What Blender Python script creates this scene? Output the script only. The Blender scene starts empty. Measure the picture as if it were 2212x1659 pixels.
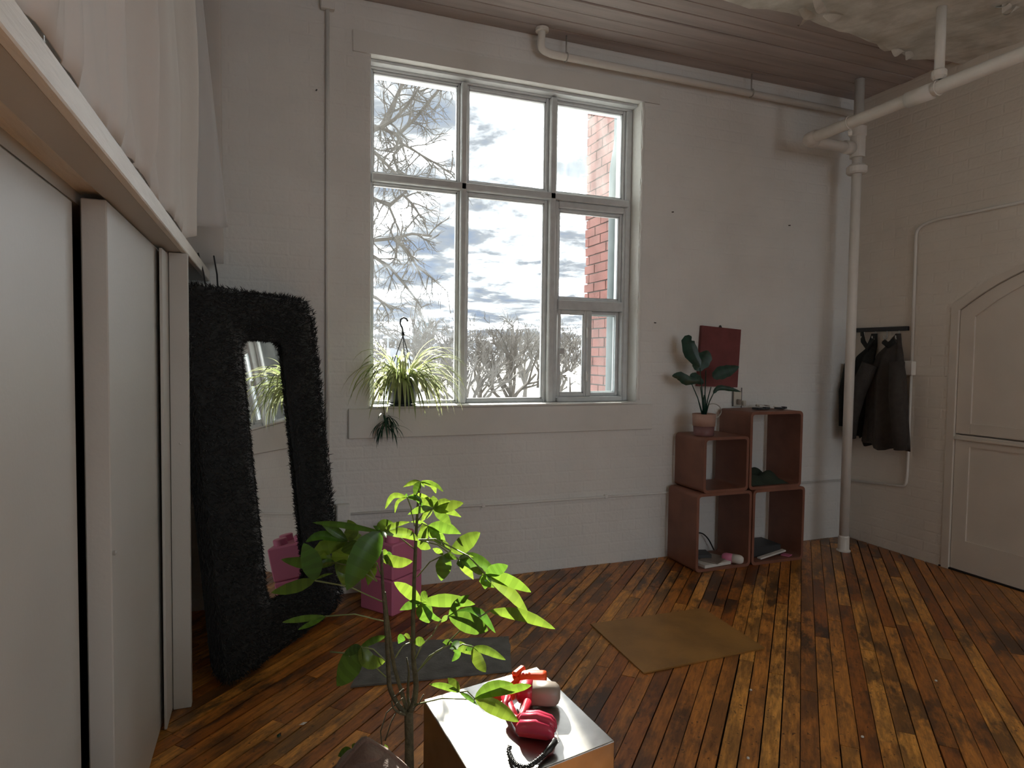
import bpy, math, random
import numpy as np
from mathutils import Vector, Matrix

random.seed(7)
S = bpy.context.scene
COL = S.collection

# ------------------------------------------------------------------ camera
F_PX, CX, CY, W_PX, H_PX = 1390.69, 1106.0, 829.5, 2212, 1659
YAW, PIT, ROL = math.radians(20.75), math.radians(-2.487), math.radians(0.714)
CAM = Vector((0, 0, 1.45))
FWD = Vector((math.sin(YAW)*math.cos(PIT), math.cos(YAW)*math.cos(PIT), math.sin(PIT)))
_r = Vector((math.cos(YAW), -math.sin(YAW), 0)); _u = _r.cross(FWD)
RGT = _r*math.cos(ROL)+_u*math.sin(ROL); UPV = -_r*math.sin(ROL)+_u*math.cos(ROL)
cd = bpy.data.cameras.new('camera'); cam = bpy.data.objects.new('camera', cd); COL.objects.link(cam)
cd.sensor_fit = 'HORIZONTAL'; cd.sensor_width = 36.0; cd.lens = 36.0*F_PX/W_PX
cd.clip_start = 0.05; cd.clip_end = 2000
cam.matrix_world = Matrix(((RGT.x, UPV.x, -FWD.x, CAM.x), (RGT.y, UPV.y, -FWD.y, CAM.y), (RGT.z, UPV.z, -FWD.z, CAM.z), (0, 0, 0, 1)))
S.camera = cam
def ray(px, py): return FWD + RGT*((px-CX)/F_PX) - UPV*((py-CY)/F_PX)
def onz(px, py, z=0.0): d = ray(px, py); return CAM + d*((z-CAM.z)/d.z)
def ony(px, py, y): d = ray(px, py); return CAM + d*(y/d.y)
def onx(px, py, x): d = ray(px, py); return CAM + d*(x/d.x)
def ond(px, py, depth): return CAM + ray(px, py)*depth

# ------------------------------------------------------------------ world (broken cloud) and sun
SKY_STRENGTH = 1.7
SUN_STRENGTH = 8.6
SUN_DIR = ray(793, 96).normalized()          # towards the sun: just behind the top left corner of the window
world = bpy.data.worlds.new('world'); S.world = world; world.use_nodes = True
nt = world.node_tree; nt.nodes.clear()
def N(tree, kind, **kw):
    n = tree.nodes.new(kind)
    for k, v in kw.items(): setattr(n, k, v)
    return n
tc = N(nt, 'ShaderNodeTexCoord'); sx = N(nt, 'ShaderNodeSeparateXYZ'); nt.links.new(tc.outputs['Generated'], sx.inputs[0])
zc = N(nt, 'ShaderNodeMath', operation='MAXIMUM'); nt.links.new(sx.outputs['Z'], zc.inputs[0]); zc.inputs[1].default_value = 0.0
za = N(nt, 'ShaderNodeMath', operation='ADD'); nt.links.new(zc.outputs[0], za.inputs[0]); za.inputs[1].default_value = 0.12
dx = N(nt, 'ShaderNodeMath', operation='DIVIDE'); nt.links.new(sx.outputs['X'], dx.inputs[0]); nt.links.new(za.outputs[0], dx.inputs[1])
dy = N(nt, 'ShaderNodeMath', operation='DIVIDE'); nt.links.new(sx.outputs['Y'], dy.inputs[0]); nt.links.new(za.outputs[0], dy.inputs[1])
cb = N(nt, 'ShaderNodeCombineXYZ'); nt.links.new(dx.outputs[0], cb.inputs[0]); nt.links.new(dy.outputs[0], cb.inputs[1])
n1 = N(nt, 'ShaderNodeTexNoise'); n1.inputs['Scale'].default_value = 1.9; n1.inputs['Detail'].default_value = 7; n1.inputs['Roughness'].default_value = 0.62; n1.inputs['Distortion'].default_value = 0.25
nt.links.new(cb.outputs[0], n1.inputs['Vector'])
r1 = N(nt, 'ShaderNodeValToRGB'); nt.links.new(n1.outputs['Fac'], r1.inputs[0])
e = r1.color_ramp.elements
e[0].position = 0.36; e[0].color = (0.058, 0.074, 0.106, 1)
e[1].position = 0.45; e[1].color = (0.092, 0.098, 0.108, 1)
k = e.new(0.525); k.color = (0.26, 0.27, 0.283, 1)
k = e.new(0.575); k.color = (1.95, 2.04, 2.16, 1)
k = e.new(0.72); k.color = (1.45, 1.5, 1.56, 1)
bg = N(nt, 'ShaderNodeBackground'); nt.links.new(r1.outputs[0], bg.inputs[0]); bg.inputs[1].default_value = SKY_STRENGTH
wo = N(nt, 'ShaderNodeOutputWorld'); nt.links.new(bg.outputs[0], wo.inputs[0])

sd = bpy.data.lights.new('sun', 'SUN'); sd.energy = SUN_STRENGTH; sd.angle = math.radians(0.7); sd.color = (1.0, 0.93, 0.82)
sun = bpy.data.objects.new('sun', sd); COL.objects.link(sun); sun.location = (2, 9, 7)
sun.rotation_euler = SUN_DIR.to_track_quat('Z', 'Y').to_euler()
S.view_settings.view_transform = 'Standard'; S.view_settings.look = 'None'; S.view_settings.gamma = 1.0
S.view_settings.exposure = 1.78; S.view_settings.use_curve_mapping = False

# ------------------------------------------------------------------ helpers
def tag(o, label=None, cat=None, group=None, kind=None):
    if label: o['label'] = label
    if cat: o['category'] = cat
    if group: o['group'] = group
    if kind: o['kind'] = kind
    return o
def empty(name, loc, label=None, cat=None, group=None, kind=None):
    o = bpy.data.objects.new(name, None); o.empty_display_size = 0.05; COL.objects.link(o); o.location = loc
    return tag(o, label, cat, group, kind)
def wloc(o):
    v = Vector((0, 0, 0))
    while o is not None: v = v + o.location; o = o.parent
    return v
class MB:
    def __init__(s): s.v = []; s.f = []; s.attr = []
    def add(s, v, f, a=0.0):
        b = len(s.v); s.v += [tuple(p) for p in v]; s.f += [tuple(i+b for i in q) for q in f]; s.attr += [a]*len(f); return s
    def box(s, x0, y0, z0, x1, y1, z1, M=None, a=0.0, bev=0.0):
        if bev > 0: return s.rbox((x0, y0, z0), (x1, y1, z1), bev, M, a)
        v = [Vector((x, y, z)) for z in (z0, z1) for y in (y0, y1) for x in (x0, x1)]
        if M: v = [M @ p for p in v]
        return s.add(v, [(0, 2, 3, 1), (4, 5, 7, 6), (0, 1, 5, 4), (2, 6, 7, 3), (0, 4, 6, 2), (1, 3, 7, 5)], a)
    def rbox(s, lo, hi, b, M=None, a=0.0):
        c = [(lo[i]+hi[i])/2 for i in range(3)]; h = [(hi[i]-lo[i])/2 for i in range(3)]
        b = min(b, min(h)*0.95); idx = {}; v = []; f = []
        for sx_ in (-1, 1):
            for sy_ in (-1, 1):
                for sz_ in (-1, 1):
                    sg = (sx_, sy_, sz_)
                    for ax in range(3):
                        p = [c[i]+sg[i]*(h[i] if i == ax else h[i]-b) for i in range(3)]
                        idx[sg+(ax,)] = len(v); v.append(Vector(p))
        for ax in range(3):
            o1, o2 = [i for i in range(3) if i != ax]
            for sg in (-1, 1):
                def key(p, q, ax=ax, o1=o1, o2=o2, sg=sg):
                    t = [0, 0, 0]; t[ax] = sg; t[o1] = p; t[o2] = q; return tuple(t)
                q = [idx[key(-1, -1)+(ax,)], idx[key(1, -1)+(ax,)], idx[key(1, 1)+(ax,)], idx[key(-1, 1)+(ax,)]]
                f.append(q)
        for ax in range(3):
            o1, o2 = [i for i in range(3) if i != ax]
            for p in (-1, 1):
                for q in (-1, 1):
                    def key(t_, ax=ax, o1=o1, o2=o2, p=p, q=q):
                        t = [0, 0, 0]; t[ax] = t_; t[o1] = p; t[o2] = q; return tuple(t)
                    f.append([idx[key(-1)+(o1,)], idx[key(1)+(o1,)], idx[key(1)+(o2,)], idx[key(-1)+(o2,)]])
        for sg in [(x, y, z) for x in (-1, 1) for y in (-1, 1) for z in (-1, 1)]:
            f.append([idx[sg+(0,)], idx[sg+(1,)], idx[sg+(2,)]])
        cc = Vector(c); ff = []
        for q in f:
            n = (v[q[1]]-v[q[0]]).cross(v[q[2]]-v[q[0]]); m = sum((v[i] for i in q), Vector())/len(q)-cc
            ff.append(tuple(q) if n.dot(m) > 0 else tuple(reversed(q)))
        if M: v = [M @ p for p in v]
        return s.add(v, ff, a)
    def prism(s, poly, axis, d0, d1, M=None, a=0.0):
        # poly: 2-D points in the two axes other than `axis` (cyclic order), extruded d0..d1
        n = len(poly); o = {0: (1, 2), 1: (0, 2), 2: (0, 1)}[axis]; v = []
        for d in (d0, d1):
            for p in poly:
                t = [0, 0, 0]; t[axis] = d; t[o[0]] = p[0]; t[o[1]] = p[1]; v.append(Vector(t))
        ar = sum(poly[i][0]*poly[(i+1) % n][1]-poly[(i+1) % n][0]*poly[i][1] for i in range(n))
        flip = (ar > 0) ^ (axis == 1)
        f = [tuple(range(n)), tuple(reversed(range(n, 2*n)))] if not flip else [tuple(reversed(range(n))), tuple(range(n, 2*n))]
        for i in range(n):
            j = (i+1) % n; q = (i, j, n+j, n+i)
            f.append(q if flip else tuple(reversed(q)))
        if M: v = [M @ p for p in v]
        return s.add(v, f, a)
    def tube(s, pts, r, seg=10, cap=True, a=0.0):
        pts = [Vector(p) for p in pts]; n = len(pts)
        rr = r if isinstance(r, (list, tuple)) else [r]*n
        t = []
        for i in range(n):
            d = pts[min(i+1, n-1)]-pts[max(i-1, 0)]
            t.append(d.normalized() if d.length > 1e-9 else Vector((0, 0, 1)))
        ref = Vector((0, 0, 1)) if abs(t[0].z) < 0.9 else Vector((1, 0, 0))
        u = t[0].cross(ref).normalized(); v = []; f = []
        for i in range(n):
            u = (u - t[i]*u.dot(t[i])); u = u.normalized() if u.length > 1e-6 else t[i].orthogonal().normalized()
            w = t[i].cross(u)
            for k in range(seg):
                q = 2*math.pi*k/seg; v.append(pts[i]+(u*math.cos(q)+w*math.sin(q))*rr[i])
        for i in range(n-1):
            for k in range(seg):
                k2 = (k+1) % seg; f.append((i*seg+k, i*seg+k2, (i+1)*seg+k2, (i+1)*seg+k))
        if cap: f.append(tuple(reversed(range(seg)))); f.append(tuple(range((n-1)*seg, n*seg)))
        return s.add(v, f, a)
    def lathe(s, prof, M=None, seg=24, a=0.0):
        # prof: (radius, z) list
        v = []; f = []; n = len(prof)
        for r, z in prof:
            for k in range(seg):
                q = 2*math.pi*k/seg; v.append(Vector((r*math.cos(q), r*math.sin(q), z)))
        for i in range(n-1):
            for k in range(seg):
                k2 = (k+1) % seg; f.append((i*seg+k, i*seg+k2, (i+1)*seg+k2, (i+1)*seg+k))
        if prof[0][0] > 1e-5: f.append(tuple(reversed(range(seg))))
        if prof[-1][0] > 1e-5: f.append(tuple(range((n-1)*seg, n*seg)))
        if M: v = [M @ p for p in v]
        return s.add(v, f, a)
    def grid(s, fn, nu, nv, a=0.0, flip=False):
        v = [fn(i/nu, j/nv) for j in range(nv+1) for i in range(nu+1)]; f = []
        for j in range(nv):
            for i in range(nu):
                q = (j*(nu+1)+i, j*(nu+1)+i+1, (j+1)*(nu+1)+i+1, (j+1)*(nu+1)+i)
                f.append(tuple(reversed(q)) if flip else q)
        return s.add(v, f, a)
    def mesh(s, name, off=Vector((0, 0, 0)), smooth=False):
        me = bpy.data.meshes.new(name)
        me.from_pydata([(p[0]-off.x, p[1]-off.y, p[2]-off.z) for p in s.v], [], s.f)
        at = me.attributes.new('rnd', 'FLOAT', 'FACE'); at.data.foreach_set('value', s.attr)
        if smooth: me.polygons.foreach_set('use_smooth', [True]*len(me.polygons))
        me.update(); return me
    def build(s, name, mat, parent=None, smooth=False, label=None, cat=None, group=None, kind=None, origin=None):
        off = wloc(parent) if parent is not None else (Vector(origin) if origin is not None else Vector((0, 0, 0)))
        me = s.mesh(name, off, smooth)
        if mat: me.materials.append(mat)
        o = bpy.data.objects.new(name, me); COL.objects.link(o)
        if parent is not None: o.parent = parent
        elif origin is not None: o.location = origin
        return tag(o, label, cat, group, kind)
def autosmooth(o, deg=40):
    me = o.data; me.polygons.foreach_set('use_smooth', [True]*len(me.polygons))
    try: me.set_sharp_from_angle(angle=math.radians(deg))
    except Exception: pass
    return o
def subsurf(o, lv=2):
    m = o.modifiers.new('sub', 'SUBSURF'); m.levels = lv; m.render_levels = lv; return o

# ------------------------------------------------------------------ materials
def mat(name, col, rough=0.6, metal=0.0, var=0.0, scale=6.0, bump=0.0, bscale=60.0, spec=0.5, col2=None, sheen=0.0, stretch=None):
    m = bpy.data.materials.new(name); m.use_nodes = True; t = m.node_tree; p = t.nodes['Principled BSDF']
    p.inputs['Base Color'].default_value = (*col, 1); p.inputs['Roughness'].default_value = rough; p.inputs['Metallic'].default_value = metal
    p.inputs['Specular IOR Level'].default_value = spec
    if sheen: p.inputs['Sheen Weight'].default_value = sheen
    if var > 0 or bump > 0:
        g = N(t, 'ShaderNodeNewGeometry'); mp = N(t, 'ShaderNodeMapping'); t.links.new(g.outputs['Position'], mp.inputs['Vector'])
        if stretch: mp.inputs['Scale'].default_value = stretch
    if var > 0:
        n = N(t, 'ShaderNodeTexNoise'); n.inputs['Scale'].default_value = scale; n.inputs['Detail'].default_value = 5; t.links.new(mp.outputs[0], n.inputs['Vector'])
        r = N(t, 'ShaderNodeValToRGB'); t.links.new(n.outputs['Fac'], r.inputs[0])
        c2 = col2 or tuple(c*(1-var) for c in col)
        r.color_ramp.elements[0].position = 0.32; r.color_ramp.elements[0].color = (*c2, 1)
        r.color_ramp.elements[1].position = 0.62; r.color_ramp.elements[1].color = (*col, 1)
        t.links.new(r.outputs[0], p.inputs['Base Color'])
    if bump > 0:
        n = N(t, 'ShaderNodeTexNoise'); n.inputs['Scale'].default_value = bscale; n.inputs['Detail'].default_value = 4; t.links.new(mp.outputs[0], n.inputs['Vector'])
        b = N(t, 'ShaderNodeBump'); b.inputs['Strength'].default_value = bump; b.inputs['Distance'].default_value = 0.01
        t.links.new(n.outputs['Fac'], b.inputs['Height']); t.links.new(b.outputs[0], p.inputs['Normal'])
    return m
M = {}
M['wall'] = mat('painted_brick', (0.79, 0.785, 0.76), 0.62, var=0.06, scale=3.0, bump=0.35, bscale=45)
M['wall_r'] = mat('painted_brick_cream', (0.76, 0.70, 0.62), 0.65, var=0.06, scale=3.0, bump=0.3, bscale=45)
M['trimw'] = mat('white_trim', (0.74, 0.73, 0.70), 0.5, var=0.05, scale=5, bump=0.12, bscale=30)
M['frame'] = mat('window_frame_paint', (0.62, 0.64, 0.65), 0.45, var=0.10, scale=20)
M['pipe'] = mat('painted_pipe', (0.78, 0.75, 0.70), 0.5, var=0.05, scale=12, bump=0.1, bscale=60)
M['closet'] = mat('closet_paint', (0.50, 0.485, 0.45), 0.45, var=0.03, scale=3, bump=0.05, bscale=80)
M['board'] = mat('fascia_wood_paint', (0.82, 0.80, 0.75), 0.55, var=0.10, scale=8, bump=0.3, bscale=25, stretch=(4, 0.5, 4))
M['ceil'] = mat('ceiling_board', (0.46, 0.40, 0.38), 0.6, var=0.22, scale=5, bump=0.2, bscale=30, stretch=(0.25, 3, 3))
M['plaster'] = mat('peeling_plaster', (0.74, 0.72, 0.66), 0.55, var=0.25, scale=7, bump=0.8, bscale=9, col2=(0.5, 0.48, 0.42))
M['dark'] = mat('dark_gap', (0.02, 0.02, 0.02), 0.8)
M['black_fur'] = mat('black_fur', (0.012, 0.013, 0.014), 0.85, sheen=0.15)
M['steel'] = mat('brushed_steel', (0.44, 0.42, 0.385), 0.30, metal=1.0, var=0.16, scale=14, bump=0.06, bscale=28)
M['shelf'] = mat('terracotta_ply', (0.25, 0.105, 0.068), 0.5, var=0.25, scale=6, bump=0.05, bscale=50)
M['pink'] = mat('pink_plastic', (0.66, 0.20, 0.34), 0.45, var=0.06, scale=8)
M['red_canvas'] = mat('red_canvas', (0.20, 0.055, 0.055), 0.8, var=0.25, scale=9, bump=0.2, bscale=250)
M['coat'] = mat('charcoal_wool', (0.058, 0.050, 0.044), 0.95, var=0.25, scale=25, bump=0.3, bscale=180)
M['coat2'] = mat('dark_olive_wool', (0.020, 0.022, 0.020), 0.95, var=0.3, scale=25, bump=0.3, bscale=180)
M['blackmetal'] = mat('black_metal', (0.02, 0.022, 0.025), 0.4)
M['galv'] = mat('galvanised', (0.5, 0.49, 0.46), 0.45, metal=0.6)
M['mat_brown'] = mat('brown_board', (0.36, 0.18, 0.045), 0.42, var=0.3, scale=5, bump=0.08, bscale=90)
M['mat_grey'] = mat('grey_mat', (0.17, 0.175, 0.17), 0.8, var=0.35, scale=14, bump=0.5, bscale=90)
M['potdark'] = mat('dark_plastic_pot', (0.02, 0.035, 0.045), 0.5)
M['clay'] = mat('clay_pot', (0.42, 0.26, 0.21), 0.7, var=0.1, scale=20)
M['clay2'] = mat('glazed_band', (0.18, 0.085, 0.085), 0.5)
M['soil'] = mat('soil', (0.03, 0.02, 0.014), 0.95, bump=0.8, bscale=120)
M['bark'] = mat('green_bark', (0.085, 0.075, 0.04), 0.8, var=0.4, scale=60, bump=0.5, bscale=120)
M['stem'] = mat('green_stem', (0.16, 0.19, 0.07), 0.6)
M['orange'] = mat('orange_plastic', (0.80, 0.085, 0.018), 0.35)
M['red'] = mat('red_plastic', (0.42, 0.012, 0.03), 0.3)
M['magenta'] = mat('pink_red_gloss', (0.50, 0.04, 0.085), 0.16)
M['greyplastic'] = mat('warm_grey_plastic', (0.30, 0.25, 0.21), 0.35)
M['cord'] = mat('black_rubber', (0.01, 0.01, 0.011), 0.4)
M['cushion'] = mat('brown_corduroy', (0.17, 0.11, 0.085), 0.9, var=0.2, scale=40, bump=0.4, bscale=200, sheen=0.1)
M['paper'] = mat('paper', (0.75, 0.73, 0.69), 0.7)
M['darkcloth'] = mat('dark_green_cloth', (0.03, 0.045, 0.03), 0.9, bump=0.3, bscale=100)
M['bookdark'] = mat('dark_book', (0.04, 0.045, 0.05), 0.5)
M['extbrick'] = mat('red_brick', (0.22, 0.085, 0.07), 0.85, var=0.35, scale=4, bump=0.4, bscale=60)
M['mortar'] = mat('mortar', (0.20, 0.19, 0.18), 0.9)
M['extgrey'] = mat('grey_render', (0.13, 0.155, 0.165), 0.8, var=0.2, scale=6)
M['tree'] = mat('winter_bark', (0.06, 0.046, 0.034), 0.9)
M['tree2'] = mat('pale_winter_bark', (0.13, 0.115, 0.10), 0.9)
M['ground'] = mat('winter_ground', (0.42, 0.42, 0.40), 0.9, var=0.5, scale=0.15, col2=(0.16, 0.15, 0.12))
M['concrete'] = mat('far_concrete', (0.36, 0.38, 0.42), 0.8)
M['lampwhite'] = mat('white_lamp_post', (0.8, 0.8, 0.8), 0.5)
M['doorp'] = mat('door_paint', (0.70, 0.63, 0.55), 0.5, var=0.05, scale=4, bump=0.06, bscale=40)
M['socket'] = mat('ivory_plastic', (0.62, 0.58, 0.50), 0.4)

def glass_mat(name, haze, tint):
    m = bpy.data.materials.new(name); m.use_nodes = True; t = m.node_tree; t.nodes.clear()
    o = N(t, 'ShaderNodeOutputMaterial'); tr = N(t, 'ShaderNodeBsdfTransparent'); tr.inputs[0].default_value = (*tint, 1)
    gl = N(t, 'ShaderNodeBsdfGlossy'); gl.inputs['Roughness'].default_value = 0.03
    fr = N(t, 'ShaderNodeFresnel'); fr.inputs[0].default_value = 1.35
    m1 = N(t, 'ShaderNodeMixShader'); t.links.new(fr.outputs[0], m1.inputs[0]); t.links.new(tr.outputs[0], m1.inputs[1]); t.links.new(gl.outputs[0], m1.inputs[2])
    # dust and streaks on the pane scatter the daylight behind it
    dv = N(t, 'ShaderNodeBsdfTranslucent'); dv.inputs[0].default_value = (0.8, 0.88, 0.9, 1)
    g = N(t, 'ShaderNodeNewGeometry'); mp = N(t, 'ShaderNodeMapping'); mp.inputs['Scale'].default_value = (6, 6, 1.5); t.links.new(g.outputs['Position'], mp.inputs[0])
    n = N(t, 'ShaderNodeTexNoise'); n.inputs['Scale'].default_value = 2.2; n.inputs['Detail'].default_value = 6; t.links.new(mp.outputs[0], n.inputs['Vector'])
    mr = N(t, 'ShaderNodeMapRange'); mr.inputs[1].default_value = 0.3; mr.inputs[2].default_value = 0.75; mr.inputs[3].default_value = haze*0.3; mr.inputs[4].default_value = haze
    t.links.new(n.outputs['Fac'], mr.inputs[0])
    m2 = N(t, 'ShaderNodeMixShader'); t.links.new(mr.outputs[0], m2.inputs[0]); t.links.new(m1.outputs[0], m2.inputs[1]); t.links.new(dv.outputs[0], m2.inputs[2])
    t.links.new(m2.outputs[0], o.inputs[0]); return m
M['glass'] = glass_mat('window_glass', 0.012, (0.95, 0.97, 0.97))
M['glass_dusty'] = glass_mat('dusty_window_glass', 0.055, (0.93, 0.96, 0.96))
m = bpy.data.materials.new('mirror_silver'); m.use_nodes = True
p = m.node_tree.nodes['Principled BSDF']; p.inputs['Base Color'].default_value = (0.88, 0.90, 0.89, 1); p.inputs['Metallic'].default_value = 1; p.inputs['Roughness'].default_value = 0.01
M['mirror'] = m

def leaf_mat(name, c1, c2, trans):
    m = bpy.data.materials.new(name); m.use_nodes = True; t = m.node_tree; t.nodes.clear()
    o = N(t, 'ShaderNodeOutputMaterial'); oi = N(t, 'ShaderNodeObjectInfo')
    mx = N(t, 'ShaderNodeMix', data_type='RGBA'); t.links.new(oi.outputs['Random'], mx.inputs[0]); mx.inputs[6].default_value = (*c1, 1); mx.inputs[7].default_value = (*c2, 1)
    at = N(t, 'ShaderNodeAttribute'); at.attribute_name = 'rnd'; vr = N(t, 'ShaderNodeMapRange'); vr.inputs[3].default_value = 1.0; vr.inputs[4].default_value = 0.80; t.links.new(at.outputs['Fac'], vr.inputs[0])
    vm = N(t, 'ShaderNodeVectorMath', operation='SCALE'); t.links.new(mx.outputs[2], vm.inputs[0]); t.links.new(vr.outputs[0], vm.inputs['Scale'])
    pr = N(t, 'ShaderNodeBsdfPrincipled'); pr.inputs['Roughness'].default_value = 0.26; t.links.new(vm.outputs[0], pr.inputs['Base Color'])
    tl = N(t, 'ShaderNodeBsdfTranslucent'); hs = N(t, 'ShaderNodeHueSaturation'); hs.inputs['Saturation'].default_value = 1.0; hs.inputs['Value'].default_value = 1.85; hs.inputs['Hue'].default_value = 0.487
    t.links.new(vm.outputs[0], hs.inputs['Color']); t.links.new(hs.outputs[0], tl.inputs[0])
    ms = N(t, 'ShaderNodeMixShader'); ms.inputs[0].default_value = trans; t.links.new(pr.outputs[0], ms.inputs[1]); t.links.new(tl.outputs[0], ms.inputs[2])
    t.links.new(ms.outputs[0], o.inputs[0]); return m
M['leaf'] = leaf_mat('money_tree_leaf', (0.035, 0.10, 0.010), (0.11, 0.175, 0.018), 0.45)
M['leaf_dark'] = leaf_mat('dark_rubbery_leaf', (0.012, 0.05, 0.035), (0.018, 0.06, 0.04), 0.15)
M['blade'] = leaf_mat('spider_plant_blade', (0.13, 0.18, 0.06), (0.36, 0.38, 0.22), 0.5)

def cloth_mat(name, col, trans):
    m = bpy.data.materials.new(name); m.use_nodes = True; t = m.node_tree; t.nodes.clear()
    o = N(t, 'ShaderNodeOutputMaterial'); d = N(t, 'ShaderNodeBsdfDiffuse'); d.inputs[0].default_value = (*col, 1)
    tl = N(t, 'ShaderNodeBsdfTranslucent'); tl.inputs[0].default_value = (*col, 1)
    ms = N(t, 'ShaderNodeMixShader'); ms.inputs[0].default_value = trans; t.links.new(d.outputs[0], ms.inputs[1]); t.links.new(tl.outputs[0], ms.inputs[2])
    g = N(t, 'ShaderNodeNewGeometry'); n = N(t, 'ShaderNodeTexNoise'); n.inputs['Scale'].default_value = 30; t.links.new(g.outputs['Position'], n.inputs['Vector'])
    b = N(t, 'ShaderNodeBump'); b.inputs['Strength'].default_value = 0.25; b.inputs['Distance'].default_value = 0.006; t.links.new(n.outputs['Fac'], b.inputs['Height']); t.links.new(b.outputs[0], d.inputs['Normal'])
    t.links.new(ms.outputs[0], o.inputs[0]); return m
M['curtain'] = cloth_mat('white_cotton', (0.82, 0.79, 0.76), 0.3)
M['sheer'] = cloth_mat('white_sheer', (0.82, 0.82, 0.82), 0.45)

def floor_mat():
    m = bpy.data.materials.new('worn_maple_plank'); m.use_nodes = True; t = m.node_tree; p = t.nodes['Principled BSDF']
    g = N(t, 'ShaderNodeNewGeometry'); at = N(t, 'ShaderNodeAttribute'); at.attribute_name = 'rnd'
    mp = N(t, 'ShaderNodeMapping'); mp.vector_type = 'TEXTURE'; mp.inputs['Rotation'].default_value = (0, 0, math.radians(45)); t.links.new(g.outputs['Position'], mp.inputs[0])
    off = N(t, 'ShaderNodeVectorMath', operation='ADD'); sc_ = N(t, 'ShaderNodeMath', operation='MULTIPLY'); sc_.inputs[1].default_value = 37.0
    t.links.new(at.outputs['Fac'], sc_.inputs[0]); cmb = N(t, 'ShaderNodeCombineXYZ'); t.links.new(sc_.outputs[0], cmb.inputs[2])
    t.links.new(mp.outputs[0], off.inputs[0]); t.links.new(cmb.outputs[0], off.inputs[1])
    st = N(t, 'ShaderNodeVectorMath', operation='MULTIPLY'); st.inputs[1].default_value = (2.2, 16, 1); t.links.new(off.outputs[0], st.inputs[0])
    grain = N(t, 'ShaderNodeTexNoise'); grain.inputs['Scale'].default_value = 4.0; grain.inputs['Detail'].default_value = 8; grain.inputs['Roughness'].default_value = 0.7; t.links.new(st.outputs[0], grain.inputs['Vector'])
    # base tone by plank
    r = N(t, 'ShaderNodeValToRGB'); t.links.new(at.outputs['Fac'], r.inputs[0]); e = r.color_ramp.elements
    e[0].color = (0.34, 0.105, 0.020, 1); e[1].color = (0.84, 0.40, 0.085, 1); k = e.new(0.5); k.color = (0.62, 0.245, 0.048, 1)
    r2 = N(t, 'ShaderNodeValToRGB'); t.links.new(grain.outputs['Fac'], r2.inputs[0]); r2.color_ramp.elements[0].position = 0.30; r2.color_ramp.elements[0].color = (0.38, 0.33, 0.3, 1); r2.color_ramp.elements[1].position = 0.66; r2.color_ramp.elements[1].color = (1.15, 1.12, 1.05, 1)
    mul = N(t, 'ShaderNodeMix', data_type='RGBA', blend_type='MULTIPLY'); mul.inputs[0].default_value = 1.0; t.links.new(r.outputs[0], mul.inputs[6]); t.links.new(r2.outputs[0], mul.inputs[7])
    # worn dark stains: broad blotches
    st2 = N(t, 'ShaderNodeVectorMath', operation='MULTIPLY'); st2.inputs[1].default_value = (1.0, 2.4, 1); t.links.new(off.outputs[0], st2.inputs[0])
    blot = N(t, 'ShaderNodeTexNoise'); blot.inputs['Scale'].default_value = 2.6; blot.inputs['Detail'].default_value = 7; blot.inputs['Roughness'].default_value = 0.68; t.links.new(st2.outputs[0], blot.inputs['Vector'])
    r3 = N(t, 'ShaderNodeValToRGB'); t.links.new(blot.outputs['Fac'], r3.inputs[0]); r3.color_ramp.elements[0].position = 0.455; r3.color_ramp.elements[0].color = (0, 0, 0, 1); r3.color_ramp.elements[1].position = 0.56; r3.color_ramp.elements[1].color = (0.85, 0.85, 0.85, 1)
    big = N(t, 'ShaderNodeTexNoise'); big.inputs['Scale'].default_value = 1.3; big.inputs['Detail'].default_value = 4; t.links.new(g.outputs['Position'], big.inputs['Vector'])
    r4 = N(t, 'ShaderNodeValToRGB'); t.links.new(big.outputs['Fac'], r4.inputs[0]); r4.color_ramp.elements[0].position = 0.42; r4.color_ramp.elements[0].color = (0.5, 0.5, 0.5, 1); r4.color_ramp.elements[1].position = 0.60; r4.color_ramp.elements[1].color = (1, 1, 1, 1)
    mm = N(t, 'ShaderNodeMath', operation='MULTIPLY'); t.links.new(r3.outputs[0], mm.inputs[0]); t.links.new(r4.outputs[0], mm.inputs[1])
    mx = N(t, 'ShaderNodeMix', data_type='RGBA'); t.links.new(mm.outputs[0], mx.inputs[0]); t.links.new(mul.outputs[2], mx.inputs[6]); mx.inputs[7].default_value = (0.028, 0.020, 0.015, 1)
    # small dark pock marks
    v = N(t, 'ShaderNodeTexNoise'); v.inputs['Scale'].default_value = 55; v.inputs['Detail'].default_value = 2; t.links.new(off.outputs[0], v.inputs['Vector'])
    r5 = N(t, 'ShaderNodeValToRGB'); t.links.new(v.outputs['Fac'], r5.inputs[0]); r5.color_ramp.elements[0].position = 0.66; r5.color_ramp.elements[0].color = (0, 0, 0, 1); r5.color_ramp.elements[1].position = 0.72; r5.color_ramp.elements[1].color = (0.7, 0.7, 0.7, 1)
    mx2 = N(t, 'ShaderNodeMix', data_type='RGBA'); t.links.new(r5.outputs[0], mx2.inputs[0]); t.links.new(mx.outputs[2], mx2.inputs[6]); mx2.inputs[7].default_value = (0.035, 0.022, 0.015, 1)
    t.links.new(mx2.outputs[2], p.inputs['Base Color'])
    rr = N(t, 'ShaderNodeMapRange'); rr.inputs[3].default_value = 0.22; rr.inputs[4].default_value = 0.52; t.links.new(grain.outputs['Fac'], rr.inputs[0]); t.links.new(rr.outputs[0], p.inputs['Roughness'])
    b = N(t, 'ShaderNodeBump'); b.inputs['Strength'].default_value = 0.22; b.inputs['Distance'].default_value = 0.004; t.links.new(grain.outputs['Fac'], b.inputs['Height']); t.links.new(b.outputs[0], p.inputs['Normal'])
    return m
M['floor'] = floor_mat()
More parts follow.
